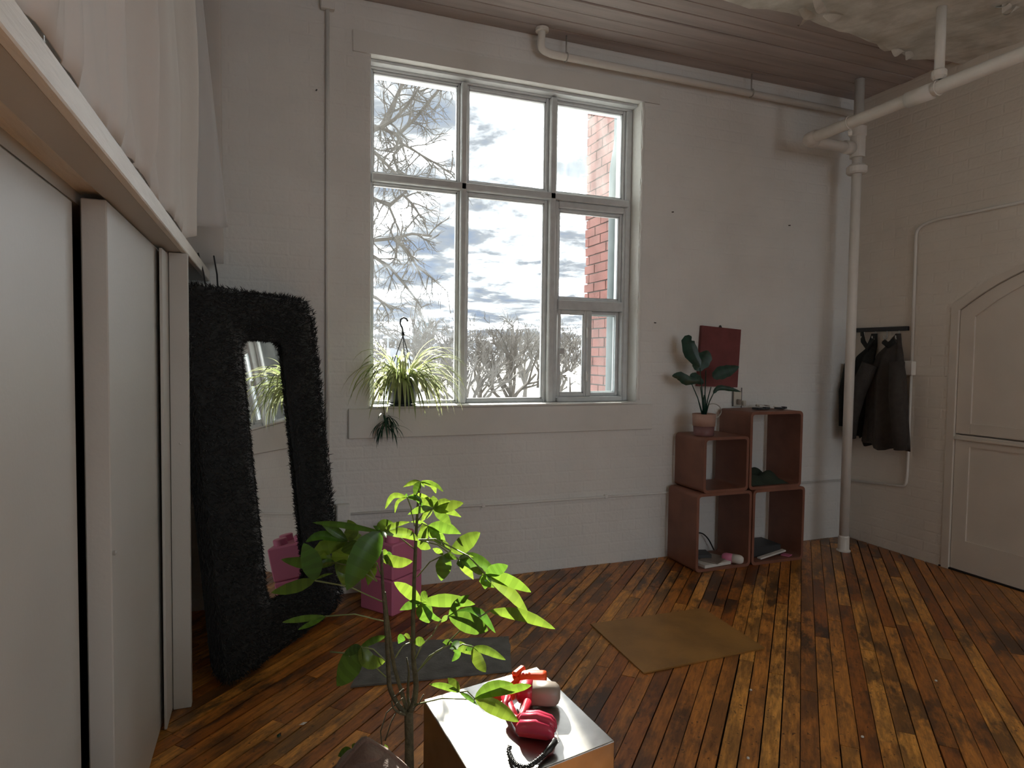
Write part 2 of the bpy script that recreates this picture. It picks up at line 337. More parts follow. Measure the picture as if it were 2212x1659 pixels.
# pale scratches on the brown board
t = M['mat_brown'].node_tree; p = t.nodes['Principled BSDF']; src = p.inputs['Base Color'].links[0].from_socket
g = N(t, 'ShaderNodeNewGeometry'); mp = N(t, 'ShaderNodeMapping'); mp.inputs['Rotation'].default_value = (0, 0, 0.55); mp.inputs['Scale'].default_value = (4, 70, 1); t.links.new(g.outputs['Position'], mp.inputs[0])
n = N(t, 'ShaderNodeTexNoise'); n.inputs['Scale'].default_value = 1.0; n.inputs['Detail'].default_value = 3; t.links.new(mp.outputs[0], n.inputs['Vector'])
r = N(t, 'ShaderNodeMapRange'); r.inputs[1].default_value = 0.70; r.inputs[2].default_value = 0.76; r.inputs[4].default_value = 0.6; t.links.new(n.outputs['Fac'], r.inputs[0])
mx = N(t, 'ShaderNodeMix', data_type='RGBA'); t.links.new(r.outputs[0], mx.inputs[0]); t.links.new(src, mx.inputs[6]); mx.inputs[7].default_value = (0.55, 0.45, 0.30, 1); t.links.new(mx.outputs[2], p.inputs['Base Color'])
M['subfloor'] = mat('subfloor', (0.012, 0.008, 0.006), 0.9)

# ================================================================== room shell
XL, XR, YB, YR, ZC = -1.05, 4.45, 3.94, -3.6, 3.54
HX0, HX1, HZ0, HZ1 = 0.575, 2.43, 1.13, 3.222          # window opening in the back wall
def clip_poly(poly, x0, y0, x1, y1):
    def cl(p, ins, inter):
        out = []
        for i in range(len(p)):
            a, b = p[i-1], p[i]
            if ins(b):
                if not ins(a): out.append(inter(a, b))
                out.append(b)
            elif ins(a): out.append(inter(a, b))
        return out
    def ix(c): return lambda a, b: (c, a[1]+(b[1]-a[1])*(c-a[0])/(b[0]-a[0]))
    def iy(c): return lambda a, b: (a[0]+(b[0]-a[0])*(c-a[1])/(b[1]-a[1]), c)
    for ins, it in ((lambda p: p[0] >= x0, ix(x0)), (lambda p: p[0] <= x1, ix(x1)), (lambda p: p[1] >= y0, iy(y0)), (lambda p: p[1] <= y1, iy(y1))):
        if len(poly) < 3: return []
        poly = cl(poly, ins, it)
    return poly
def proj(P):
    v = Vector(P)-CAM; z = v.dot(FWD)
    return (CX+F_PX*v.dot(RGT)/z, CY-F_PX*v.dot(UPV)/z, z) if z > 0.05 else (1e6, 1e6, z)
def seen(P, m=0):
    q = proj(P); return q[2] > 0.1 and -m < q[0] < W_PX+m and -m < q[1] < H_PX+m

# ---- floor: narrow maple strips laid at 45 degrees
floor = MB().box(XL, YR, -0.12, XR, YB, -0.014).build('floor', M['subfloor'], kind='structure')
rng = random.Random(3)
planks = []
PW = 0.068; dirx = Vector((math.sin(math.pi/4), math.cos(math.pi/4), 0)); nrm = Vector((math.cos(math.pi/4), -math.sin(math.pi/4), 0))
for i in range(-60, 130):
    c = i*PW; s = -6.0 + rng.random()*1.0
    while s < 7.0:
        L = rng.uniform(0.55, 1.9); g = 0.0016 + (0.0022 if rng.random() < 0.35 else 0); s1 = s+L
        q = [(nrm*(c+a)+dirx*b) for a, b in ((g-PW/2, s+0.001), (PW/2-g, s+0.001), (PW/2-g, s1-0.001), (g-PW/2, s1-0.001))]
        poly = clip_poly([(p.x, p.y) for p in q], XL, YR, XR, YB)
        s = s1
        if len(poly) < 3: continue
        ar = abs(sum(poly[k-1][0]*poly[k][1]-poly[k][0]*poly[k-1][1] for k in range(len(poly))))/2
        if ar < 1e-4: continue
        # how large it shows
        pr = [proj((p[0], p[1], 0)) for p in poly]; vis = any(seen((p[0], p[1], 0)) for p in poly) or seen((sum(p[0] for p in poly)/len(poly), sum(p[1] for p in poly)/len(poly), 0))
        pa = 0
        if vis and all(p_[2] > 0.3 for p_ in pr): pa = abs(sum(pr[k-1][0]*pr[k][1]-pr[k][0]*pr[k-1][1] for k in range(len(pr))))/2
        planks.append((pa, poly, rng.random(), rng.uniform(-0.0010, 0.0008)))
planks.sort(key=lambda t: -t[0]); rest = MB()
for i, (pa, poly, rv, dz) in enumerate(planks):
    if i < 300 and pa > 0:
        b = MB().prism(poly, 2, -0.014, dz, a=rv); b.build('plank', M['floor'], floor)
    else: rest.prism(poly, 2, -0.014, dz, a=rv)
rest.build('plank_field', M['floor'], floor, kind='stuff')

# ---- painted brick walls
BW, BH, JT = 0.212, 0.0745, 0.006
def brick_cells(u0, u1, z0, z1, holes):
    """bricks of a running bond clipped to the wall rectangle and around rectangular holes"""
    out = []; row = 0; z = z0
    while z < z1-0.01:
        zt = min(z+BH-JT, z1); u = u0-BW*(0.5 if row % 2 else 0.0)
        while u < u1:
            segs = [(max(u, u0), min(u+BW-JT, u1))]
            for (a, b, c, d) in holes:
                if zt > c and z < d:
                    ns = []
                    for (p, q) in segs:
                        if q <= a or p >= b: ns.append((p, q)); continue
                        if p < a: ns.append((p, a))
                        if q > b: ns.append((b, q))
                    segs = ns
            out += [(p, q, z, zt) for p, q in segs if q-p > 0.02]
            u += BW
        z += BH; row += 1
    return out
def brick_mesh(mb, P, Q, w, h, d, ch, a):
    """a brick face: P = lower corner, Q(u,z,n) maps to world; chamfered front"""
    v = [Q(0, 0, 0), Q(w, 0, 0), Q(w, h, 0), Q(0, h, 0), Q(ch, ch, d), Q(w-ch, ch, d), Q(w-ch, h-ch, d), Q(ch, h-ch, d)]
    return mb.add(v, [(4, 5, 6, 7), (0, 1, 5, 4), (1, 2, 6, 5), (2, 3, 7, 6), (3, 0, 4, 7)], a)
def brick_wall(wall, cells, place, material, keep, depth=0.0012):
    rb = random.Random(11); scored = []
    for (u0, u1, z0, z1) in cells:
        c = place((u0+u1)/2, (z0+z1)/2, 0); scored.append((keep(c, u1-u0), u0, u1, z0, z1))
    scored.sort(key=lambda t: -t[0]); shared = {}; rest_ = MB(); n = 0
    for sc_, u0, u1, z0, z1 in scored:
        w, h = u1-u0, z1-z0; d = depth*rb.choice((0.75, 0.9, 1.0, 1.15))
        if sc_ > 0 and n < 300:
            n += 1; key = (round(w, 3), round(h, 3), round(d, 5))
            o0 = place(u0, z0, 0)
            if key not in shared:
                mb = MB(); brick_mesh(mb, None, lambda u, z, nn: place(u0+u, z0+z, nn)-o0, w, h, d, 0.007, 0.5)
                me = mb.mesh('brick'); me.materials.append(material); shared[key] = me
            o = bpy.data.objects.new('brick', shared[key]); COL.objects.link(o); o.location = o0; o.parent = wall
        else:
            brick_mesh(rest_, None, lambda u, z, nn: place(u0+u, z0+z, nn), w, h, d, 0.007, rb.random())
    rest_.build('brick_field', material, wall, kind='stuff')

wb = MB()
Y0, Y1 = YB+0.0017, YB+0.34
for (a, b, c, d) in ((XL, HX0, -0.1, ZC+0.1), (HX1, XR+0.3, -0.1, ZC+0.1), (HX0, HX1, -0.1, HZ0), (HX0, HX1, HZ1, ZC+0.1)): wb.box(a, Y0, c, b, Y1, d)
wall_back = wb.build('wall_back', M['wall'], kind='structure')
cells = brick_cells(XL, XR, 0.0, ZC, [(HX0-0.002, HX1+0.002, HZ0-0.19, HZ1+0.02)])
brick_wall(wall_back, cells, lambda u, z, n: Vector((u, Y0-n, z)), M['wall'],
           lambda c, w: (10+w if (c.x > 2.6 and 0.95 < c.z < 3.42 and seen(c)) else 0) - 0.02*abs(c.x-3.4))

# right wall with the arched doorway and, behind the camera, an unseen window added for its light
DY0, DY1, DZS, DRISE = 1.42, 3.125, 1.84, 0.30          # arched opening (outer line of the casing)
WY0, WY1, WZ0, WZ1 = -3.2, -1.2, 0.95, 3.25
X0 = XR+0.0017
wr = MB()
for (a, b, c, d) in ((YR-0.3, WY0, -0.1, ZC+0.1), (WY1, DY0, -0.1, ZC+0.1), (DY1, YB+0.34, -0.1, ZC+0.1), (WY0, WY1, -0.1, WZ0), (WY0, WY1, WZ1, ZC+0.1)): wr.box(X0, a, c, X0+0.3, b, d)
def arch_z(y, y0, y1, zs, rise): t = (y-(y0+y1)/2)/((y1-y0)/2); return zs+rise*(1-t*t)
NA = 20
for i in range(NA):
    ya, yb = DY0+(DY1-DY0)*i/NA, DY0+(DY1-DY0)*(i+1)/NA
    za, zb = arch_z(ya, DY0, DY1, DZS, DRISE), arch_z(yb, DY0, DY1, DZS, DRISE)
    wr.prism([(ya, za), (yb, zb), (yb, ZC+0.1), (ya, ZC+0.1)], 0, X0, X0+0.3)
wall_right = wr.build('wall_right', M['wall_r'], kind='structure')
cells = brick_cells(0.2, YB-0.003, 0.0, ZC, [(DY0-0.01, DY1+0.01, 0, DZS)] + [(DY0+(DY1-DY0)*i/8-0.01, DY0+(DY1-DY0)*(i+1)/8+0.01, DZS-0.01, max(arch_z(DY0+(DY1-DY0)*i/8, DY0, DY1, DZS, DRISE), arch_z(DY0+(DY1-DY0)*(i+1)/8, DY0, DY1, DZS, DRISE))) for i in range(8)])
brick_wall(wall_right, cells, lambda u, z, n: Vector((X0-n, u, z)), M['wall_r'], lambda c, w: (5+w+c.z*0.1) if seen(c) else 0)
# left and rear walls
MB().box(XL-0.2, YR, -0.1, XL, YB, ZC+0.1).build('wall_left', M['wall'], kind='structure')
RX0, RX1 = 1.0, 3.8
wq = MB()
for (a, b, c, d) in ((XL-0.2, RX0, -0.1, ZC+0.1), (RX1, XR, -0.1, ZC+0.1), (RX0, RX1, -0.1, 0.9), (RX0, RX1, 3.25, ZC+0.1)): wq.box(a, YR-0.3, c, b, YR, d)
wq.build('wall_rear', M['wall'], kind='structure')

# ---- ceiling: narrow boards parallel to the window wall, plaster left on the room side
ceil = MB().box(XL, YR, ZC+0.004, XR, YB, ZC+0.12).build('ceiling', M['ceil'], kind='structure')
y = YB; rc = random.Random(5); restc = MB(); k_ = 0
while y > YR:
    w = 0.118; b_ = MB() if y > 2.0 else restc
    b_.box(XL, y-w+0.0045, ZC-0.016+rc.uniform(-.003, .003), XR, y-0.0005, ZC+0.004, a=rc.random(), bev=0.004)
    if y > 2.0: b_.build('ceiling_board', M['ceil'], ceil)
    y -= w
restc.build('ceiling_board_field', M['ceil'], ceil, kind='stuff')
# plaster remnant with torn edge
edge = [(-1.05, 3.02), (-0.3, 3.06), (0.6, 3.03), (1.4, 3.07), (2.0, 3.05), (2.41, 3.08), (2.62, 3.10), (2.8, 3.055), (3.0, 3.06), (3.3, 3.09), (3.5, 3.10), (3.65, 3.13), (3.78, 3.17), (3.86, 3.15), (4.04, 3.21), (4.12, 3.18), (4.21, 3.14), (4.45, 3.12)]
pl = []
for i in range(len(edge)-1):
    (xa, ya), (xb, yb) = edge[i], edge[i+1]
    n = max(2, int((xb-xa)/0.06))
    for j in range(n):
        t = j/n; pl.append((xa+(xb-xa)*t, ya+(yb-ya)*t+rc.uniform(-0.012, 0.012)))
pl.append((4.45, 3.12))
pm = MB(); pb = []
def plz(x, y): return 0.010*math.sin(5*x+2*y)+0.008*math.sin(9*y-3*x)+0.006*math.sin(17*x+13*y)
NV = 26
for j in range(NV+1):
    t = (j/NV)**1.6
    pb.append([Vector((p_[0], p_[1]+(YR-p_[1])*t, ZC-0.062+plz(p_[0], p_[1]+(YR-p_[1])*t)*(1 if j else 0.4))) for p_ in pl])
nn_ = len(pl); v = [q for r_ in pb for q in r_]; f = []
for j in range(NV):
    for i in range(nn_-1): f.append((j*nn_+i, (j+1)*nn_+i, (j+1)*nn_+i+1, j*nn_+i+1))
b0 = len(v); v += [Vector((p_.x, p_.y+0.004, ZC-0.012)) for p_ in pb[0]]
for i in range(nn_-1): f.append((i, i+1, b0+i+1, b0+i))
pm.add(v, f); pm.build('plaster', M['plaster'], ceil)
# loose paint curls hanging from the plaster by the torn edge
for (px, py, L, az, z) in ((1745, 28, 0.16, 0.3, 3.47), (1772, 12, 0.20, 0.5, 3.46), (1735, 45, 0.09, 1.2, 3.468), (1800, 34, 0.12, -0.2, 3.468), (1940, 110, 0.10, 0.1, 3.462), (1965, 118, 0.12, 0.5, 3.46), (2175, 14, 0.10, 0.4, 3.46), (2185, 22, 0.08, 1.4, 3.455), (2160, 10, 0.09, 2.4, 3.46)):
    c = onz(px, py, z); d = Vector((math.cos(az), math.sin(az), 0)); w = Vector((-d.y, d.x, 0))*0.022
    MB().grid(lambda s, t: c+d*(L*(s-0.5))+w*(t-0.5)*2*(1-0.6*abs(s-0.5))+Vector((0, 0, -0.028*math.sin(s*3.1)*t)), 8, 4).build('plaster_flake', M['plaster'], ceil)

# ---- lintel plaster, apron below the window
tr = MB()
top = [(0.47, 3.345), (0.75, 3.335), (1.05, 3.322), (1.35, 3.325), (1.8, 3.335), (2.2, 3.345), (2.57, 3.354)]
tr.prism([(0.47, HZ1), (2.57, HZ1)]+[(x, z) for x, z in reversed(top)], 1, YB-0.012, YB+0.004)
tr.build('trim_1', M['trimw'], kind='structure')
MB().box(0.446, YB-0.022, 0.942, 2.56, YB+0.003, 1.122, bev=0.004).build('trim_2', M['trimw'], kind='structure')
MB().box(HX0+0.001, YB-0.03, 1.123, HX1-0.001, 4.06, 1.136, bev=0.003).build('trim_3', M['trimw'], kind='structure')
# rough plaster bead down the right edge of the opening
rb_ = random.Random(9)
MB().tube([(HX1+0.012+rb_.uniform(-.004, .004), YB-0.004+rb_.uniform(-.002, .002), HZ0+0.02+(HZ1-HZ0-0.02)*i/60) for i in range(61)], [0.011+rb_.uniform(-.003, .005) for i in range(61)], 8).build('trim_4', M['wall'], kind='structure', smooth=True)

# ---- the window
win = empty('window_1', (1.5, 4.1, HZ0), kind='structure')
def member(name, x0, z0, x1, z1, y0=4.055, y1=4.15, parent=win, bev=0.006): return MB().box(x0, y0, z0, x1, y1, z1, bev=bev).build(name, M['frame'], parent)
member('head', HX0, 3.196, HX1, HZ1); member('sill', HX0, HZ0, HX1, 1.137, 4.04, 4.16)
member('jamb', HX0, 1.137, 0.596, 3.196); member('jamb', 2.385, 1.137, HX1, 3.196)
MB().box(HX0+0.0, 3.99, 3.205, HX1, 4.055, HZ1, bev=0.004).build('head_stop', M['frame'], win)
member('transom', 0.596, 2.515, 2.40, 2.562, 4.03, 4.15)
member('mullion', 1.163, 1.137, 1.200, 3.196, 4.03, 4.15); member('mullion', 1.790, 1.137, 1.832, 3.196, 4.03, 4.15)
def sash(x0, z0, x1, z1, glass, w=0.02, y0=4.075, y1=4.125, name='sash'):
    s = MB()
    for (a, b, c, d) in ((x0, z0, x0+w, z1), (x1-w, z0, x1, z1), (x0+w, z0, x1-w, z0+w), (x0+w, z1-w, x1-w, z1)): s.box(a, y0, b, c, y1, d, bev=0.004)
    so = s.build(name, M['frame'], win)
    s2 = MB(); w2 = w+0.008
    for (a, b, c, d) in ((x0+w, z0+w, x0+w2, z1-w), (x1-w2, z0+w, x1-w, z1-w), (x0+w, z0+w, x1-w, z0+w2), (x0+w, z1-w2, x1-w, z1-w)): s2.box(a, y0+0.012, b, c, y1-0.012, d)
    s2.build('glazing_bead', M['frame'], so)
    MB().box(x0+w-0.002, 4.098, z0+w-0.002, x1-w+0.002, 4.102, z1-w+0.002).build('pane', glass, so)
    return so
sash(0.596, 2.562, 1.163, 3.196, M['glass'], 0.012); sash(1.200, 2.562, 1.790, 3.196, M['glass'], 0.022); sash(1.832, 2.562, 2.385, 3.196, M['glass_dusty'], 0.018)
sash(0.596, 1.137, 1.163, 2.515, M['glass'], 0.012); sash(1.200, 1.137, 1.790, 2.515, M['glass'], 0.022)
member('sub_jamb', 1.832, 1.137, 1.862, 2.515, 4.05, 4.15); member('sub_jamb', 2.372, 1.137, 2.385, 2.515, 4.05, 4.15)
member('sub_head', 1.862, 2.47, 2.372, 2.515, 4.05, 4.15); member('sub_rail', 1.862, 1.775, 2.372, 1.842, 4.04, 4.15); member('sub_sill', 1.862, 1.137, 2.372, 1.172, 4.03, 4.15)
sash(1.862, 1.842, 2.372, 2.47, M['glass'], 0.018)
sa = sash(1.868, 1.172, 2.10, 1.775, M['glass'], 0.024, 4.06, 4.095, 'sliding_sash'); sb_ = sash(2.10, 1.172, 2.372, 1.775, M['glass_dusty'], 0.026, 4.10, 4.135, 'sliding_sash')
member('meeting_stile', 2.092, 1.172, 2.128, 1.775, 4.045, 4.14)
for z in (1.62, 1.31): MB().tube([(2.094, 4.042, z-0.03), (2.088, 4.028, z-0.02), (2.087, 4.028, z+0.02), (2.092, 4.042, z+0.034)], 0.007, 8).build('latch', M['trimw'], sb_)
MB().box(1.876, 4.03, 1.468, 1.914, 4.06, 1.508, bev=0.004).build('latch', M['frame'], sa)

# unseen windows, added behind the camera to light the loft
def plain_window(name, rect, axis, pos, nx=3, nz=2):
    (a0, a1, z0, z1) = rect; w = empty(name, (0, 0, 0), kind='structure')
    def bx(u0, v0, u1, v1): 
        m_ = MB()
        if axis == 'x': m_.box(pos-0.04, u0, v0, pos+0.04, u1, v1)
        else: m_.box(u0, pos-0.04, v0, u1, pos+0.04, v1)
        return m_
    for i in range(nx+1):
        u = a0+(a1-a0)*i/nx; u = min(max(u, a0+0.03), a1-0.03); bx(u-0.03, z0, u+0.03, z1).build('mullion', M['frame'], w)
    for j in range(nz+1):
        z = z0+(z1-z0)*j/nz; z = min(max(z, z0+0.03), z1-0.03); bx(a0, z-0.03, a1, z+0.03).build('rail', M['frame'], w)
    for i in range(nx):
        for j in range(nz):
            u0, u1 = a0+(a1-a0)*i/nx, a0+(a1-a0)*(i+1)/nx; v0, v1 = z0+(z1-z0)*j/nz, z0+(z1-z0)*(j+1)/nz
            m_ = MB()
            if axis == 'x': m_.box(pos-0.003, u0+.03, v0+.03, pos+0.003, u1-.03, v1-.03)
            else: m_.box(u0+.03, pos-0.003, v0+.03, u1-.03, pos+0.003, v1-.03)
            m_.build('pane', M['glass'], w)
    return w
plain_window('unseen_window_2', (WY0, WY1, WZ0, WZ1), 'x', XR+0.15, 4, 2)
plain_window('unseen_window_3', (RX0, RX1, 0.9, 3.25), 'y', YR-0.15, 4, 2)
def portal(name, loc, rot, sx_, sy_):
    l = bpy.data.lights.new(name, 'AREA'); l.shape = 'RECTANGLE'; l.size = sx_; l.size_y = sy_; l.cycles.is_portal = True
    o = bpy.data.objects.new(name, l); COL.objects.link(o); o.location = loc; o.rotation_euler = rot
portal('window_portal', (1.5, 4.3, 2.18), (-math.pi/2, 0, 0), 1.86, 2.1)
portal('window_portal', (XR+0.25, (WY0+WY1)/2, (WZ0+WZ1)/2), (0, math.pi/2, 0), WZ1-WZ0, WY1-WY0)
portal('window_portal', ((RX0+RX1)/2, YR-0.25, 2.07), (math.pi/2, 0, 0), RX1-RX0, 2.35)

# ---- arched two-leaf stable door in the right wall
MB().box(XR-0.001, DY0-0.02, -0.12, XR+0.3, DY1+0.02, 0.010).build('trim_5', M['subfloor'], kind='structure')
door = empty('door_1', (XR+0.03, (DY0+DY1)/2, 0), kind='structure')
def band(mb, o, i, x0, x1, z0):
    """band between the outer and inner arched outlines (y0,y1,zs,rise)"""
    def outline(c):
        y0, y1, zs, ri = c
        return [(y0, z0)]+[(y0+(y1-y0)*k/NA, arch_z(y0+(y1-y0)*k/NA, y0, y1, zs, ri)) for k in range(NA+1)]+[(y1, z0)]
    A, B = outline(o), outline(i)
    for k in range(len(A)-1): mb.prism([A[k], A[k+1], B[k+1], B[k]], 0, x0, x1)
    return mb
def arch_slab(mb, c, x0, x1, z0):
    y0, y1, zs, ri = c
    pts = [(y0, z0)]+[(y0+(y1-y0)*k/NA, arch_z(y0+(y1-y0)*k/NA, y0, y1, zs, ri)) for k in range(NA+1)]+[(y1, z0)]
    for k in range(1, len(pts)-2): mb.prism([(pts[k][0], z0), pts[k], pts[k+1], (pts[k+1][0], z0)], 0, x0, x1)
    return mb
C0 = (DY0, DY1, DZS, DRISE); C1 = (DY0+0.05, DY1-0.05, DZS-0.035, DRISE); C2 = (C1[0]+0.004, C1[1]-0.004, C1[2]-0.004, DRISE); C3 = (C1[0]+0.10, C1[1]-0.10, C1[2]-0.05, DRISE-0.02)
band(MB(), C0, C1, XR-0.006, XR+0.08, 0).build('door_frame', M['doorp'], door)
up = empty('upper_leaf', (0, 0, 0)); up.parent = door; up.location = (0, 0, 0.95)
band(MB(), C2, C3, XR+0.012, XR+0.055, 0.955).build('stile', M['doorp'], up)
arch_slab(MB(), (C3[0]-0.004, C3[1]+0.004, C3[2]+0.004, C3[3]), XR+0.026, XR+0.05, 0.955).build('panel', M['doorp'], up)
MB().box(XR+0.012, C3[0], 0.955, XR+0.055, C3[1], 1.03, bev=0.003).build('bottom_rail', M['doorp'], up)
lo = empty('lower_leaf', (0, 0, 0)); lo.parent = door; lo.location = (0, 0, 0)
for (a, b, c, d) in ((C2[0], C3[0], 0.012, 0.945), (C3[1], C2[1], 0.012, 0.945)): MB().box(XR+0.012, a, c, XR+0.055, b, d).build('stile', M['doorp'], lo)
MB().box(XR+0.012, C3[0], 0.012, XR+0.055, C3[1], 0.22).build('bottom_rail', M['doorp'], lo)
MB().box(XR+0.012, C3[0], 0.87, XR+0.055, C3[1], 0.945).build('top_rail', M['doorp'], lo)
MB().box(XR+0.024, C3[0], 0.22, XR+0.05, C3[1], 0.87).build('panel', M['doorp'], lo)
MB().box(XR+0.057, DY0+0.001, -0.1, XR+0.29, DY1-0.01, DZS-0.05).build('door_light_block', M['doorp'], door)  # unseen slabs added behind the leaves to block light leaking round the door
arch_slab(MB(), C1, XR+0.057, XR+0.09, 1.0).build('door_light_block', M['doorp'], door)
MB().box(XR-0.008, C2[0], 0.912, XR+0.014, C2[1], 0.934, bev=0.004).build('ledge', M['doorp'], lo)

# ================================================================== outside
grd = MB().box(-400, 4.6, -4.9, 500, 700, -4.6).build('ground', M['ground'], kind='structure')
# brick pier beside the window
PX = 2.75
pier = MB().box(PX+0.008, 4.86, -4.6, PX+0.9, 5.35, 7.5).build('exterior_wall', M['mortar'], kind='structure')
MB().box(PX-0.02, 4.29, -4.6, PX+0.9, 4.855, 7.5).build('grey_render', M['extgrey'], pier)
MB().tube([(PX-0.06, 4.78, -4.5), (PX-0.06, 4.78, 3.0), (PX-0.05, 4.70, 3.3), (PX-0.05, 4.5, 3.5)], 0.035, 10).build('downpipe', M['extgrey'], pier, smooth=True)
MB().box(PX-0.012, 4.86, 1.90, PX+0.01, 5.36, 1.93).build('stone_ledge', M['lampwhite'], pier)
rbk = random.Random(4)
bm_ = {}
for row in range(60):
    z = -0.2+row*0.083
    if 1.86 < z+0.07 and z < 1.94: pass
    yv = 4.862-(0.105 if row % 2 else 0)
    while yv < 5.35:
        a, b = max(yv, 4.862), min(yv+0.200, 5.348+0.012*(row % 2))
        if b-a > 0.03:
            key = (round(b-a, 3), rbk.randrange(3))
            if key not in bm_:
                m_ = MB().box(-0.012-0.004*key[1], 0, 0, 0.02, b-a, 0.072, a=rbk.random()); me = m_.mesh('brick'); me.materials.append(M['extbrick']); bm_[key] = me
            o = bpy.data.objects.new('brick', bm_[key]); COL.objects.link(o); o.location = (PX, a, z); o.parent = pier
        yv += 0.212
MB().box(PX-0.003, 4.862, -4.6, PX+0.02, 5.35, -0.2).build('lower_brickwork', M['extbrick'], pier)

# ---- trees
def twig(mb, p, d, L, r, depth, rg, seg, droop=0.0, spread=0.6):
    n = 3; pts = [p]; q = p.copy(); dd = d.copy()
    for i in range(n):
        dd = (dd+Vector((rg.gauss(0, .16), rg.gauss(0, .16), rg.gauss(0, .14)-droop))).normalized(); q = q+dd*(L/n); pts.append(q.copy())
    mb.tube(pts, [r*(1-0.45*i/n) for i in range(n+1)], seg, cap=False)
    if depth <= 0: return
    for k in range(rg.choice((2, 3, 3, 4))):
        t = rg.uniform(0.35, 1.0); i = min(int(t*n), n-1); b = pts[i]+(pts[i+1]-pts[i])*(t*n-i)
        ax = Vector((rg.gauss(0, 1), rg.gauss(0, 1), rg.gauss(0, 1))).normalized()
        nd = (dd+ax*spread).normalized(); nd.z += 0.10*(1-droop*6); nd.normalize()
        twig(mb, b, nd, L*rg.uniform(0.5, 0.78), r*0.56, depth-1, rg, seg, droop, spread)
# the big tree whose limbs hang into the left panes (stands left of the window, hidden by the wall)
rt = random.Random(21)
TK = 2.4
near = empty('bare_tree', (-2.4, 28.0, -4.6), 'bare tree whose twiggy limbs spread across the left window panes', 'tree')
limbs = [[(700, 330), (760, 300), (805, 279), (823, 275), (842, 241), (861, 200), (877, 165), (885, 130)], [(823, 275), (858, 293), (870, 312), (887, 320), (910, 335), (940, 352), (978, 378)],
         [(858, 293), (898, 255), (930, 215), (958, 182), (985, 150)], [(823, 275), (852, 258), (882, 225), (898, 200), (912, 178)], [(700, 300), (770, 310), (805, 325), (830, 350), (855, 375), (866, 392)],
         [(720, 400), (770, 415), (800, 425), (840, 445), (855, 480)], [(720, 530), (770, 522), (800, 520), (850, 515), (890, 505), (932, 510)], [(850, 515), (880, 540), (900, 575), (940, 606)],
         [(730, 510), (775, 530), (800, 550), (840, 575), (870, 610), (905, 655)], [(840, 445), (870, 420), (890, 440), (910, 470)], [(790, 630), (815, 645), (850, 668)], [(870, 312), (850, 335), (860, 372), (905, 390)]]
lm = MB(); trunk_top = Vector((-2.4, 28.0, 6.0))
for li, L in enumerate(limbs):
    P = [ony(x, y, 27.5+1.2*math.sin(li*1.7)+0.5*i*math.cos(li)) for i, (x, y) in enumerate(L)]
    r0 = 0.065*TK if li == 0 else 0.042*TK
    if L[0][0] < 780: P = [trunk_top+Vector((0, 0, (0.2-0.18*li)))]+P; rad = [0.24]+[r0*(1-0.75*i/len(P)) for i in range(len(P)-1)]
    else: rad = [r0*0.8*(1-0.7*i/len(P)) for i in range(len(P))]
    lm.tube(P, rad, 6, cap=False)
    for i in range(1, len(P)):
        for k in range(4):
            t = rt.random(); b = P[i-1]+(P[i]-P[i-1])*t; d = (P[i]-P[i-1]).normalized()
            if proj(b)[0] < 770: continue
            ax = Vector((rt.gauss(0, 1), rt.gauss(0, .7), rt.gauss(0, 1)-0.3)).normalized()
            twig(lm, b, (d*0.6+ax*0.9).normalized(), rt.uniform(0.22, 0.55)*TK, 0.016*TK, 2, rt, 3, 0.05, 0.8)
lm.build('limbs', M['tree'], near)
MB().tube([(-2.4, 28.0, -4.6), (-2.5, 28.05, -1), (-2.4, 28.0, 3), trunk_top, (-2.3, 28, 10)], [0.6, 0.5, 0.45, 0.38, 0.2], 10).build('trunk', M['tree'], near, smooth=True)
# far bare trees
protos = []
for k in range(4):
    rg = random.Random(40+k); mb = MB(); base = Vector((0, 0, 0))
    mb.tube([(0, 0, 0), (0.1, 0, 1.2), (0, 0.1, 2.4)], [0.22, 0.17, 0.14], 6, cap=False)
    for q in range(7):
        a = q*0.9+rg.random(); st = Vector((0, 0.05, 1.4+0.16*q)); d = Vector((math.cos(a)*0.6, math.sin(a)*0.6, 1.0)).normalized()
        twig(mb, st, d, rg.uniform(2.3, 3.3), 0.15, 4, rg, 3, 0.0, 0.62)
    me = mb.mesh('bare_tree'); me.materials.append(M['tree'] if k % 2 else M['tree2']); protos.append(me)
ph_ = [max(v_.co.z for v_ in me.vertices) for me in protos]
spots = [(928, 52, 140, 0)]                                # px, distance, how far the crown shows above the horizon (px), shape
for i in range(14): spots.append((1008+((i*97) % 262), 38+11*i, 62+((i*37) % 42), i % 4))
for i in range(9): spots.append((806+((i*71) % 178), 66+9.5*i, 40+((i*29) % 50), (i+1) % 4))
for i, (px, yy, up, k) in enumerate(spots):
    o = bpy.data.objects.new('bare_tree', protos[k]); COL.objects.link(o); b = ony(px, 780, yy); o.location = (b.x, yy, -4.6)
    dpt = proj((b.x, yy, 1.45))[2]; sc_ = (6.05+up/F_PX*dpt)/ph_[k]; o.scale = (sc_, sc_, sc_); o.rotation_euler = (0, 0, i*1.3)
    if i == 0: tag(o, 'tallest bare tree of the treeline beside the grey tower block', 'tree', 'bare trees beyond the window')
    else: tag(o, 'bare winter tree in the treeline beyond the window', 'tree', 'bare trees beyond the window')
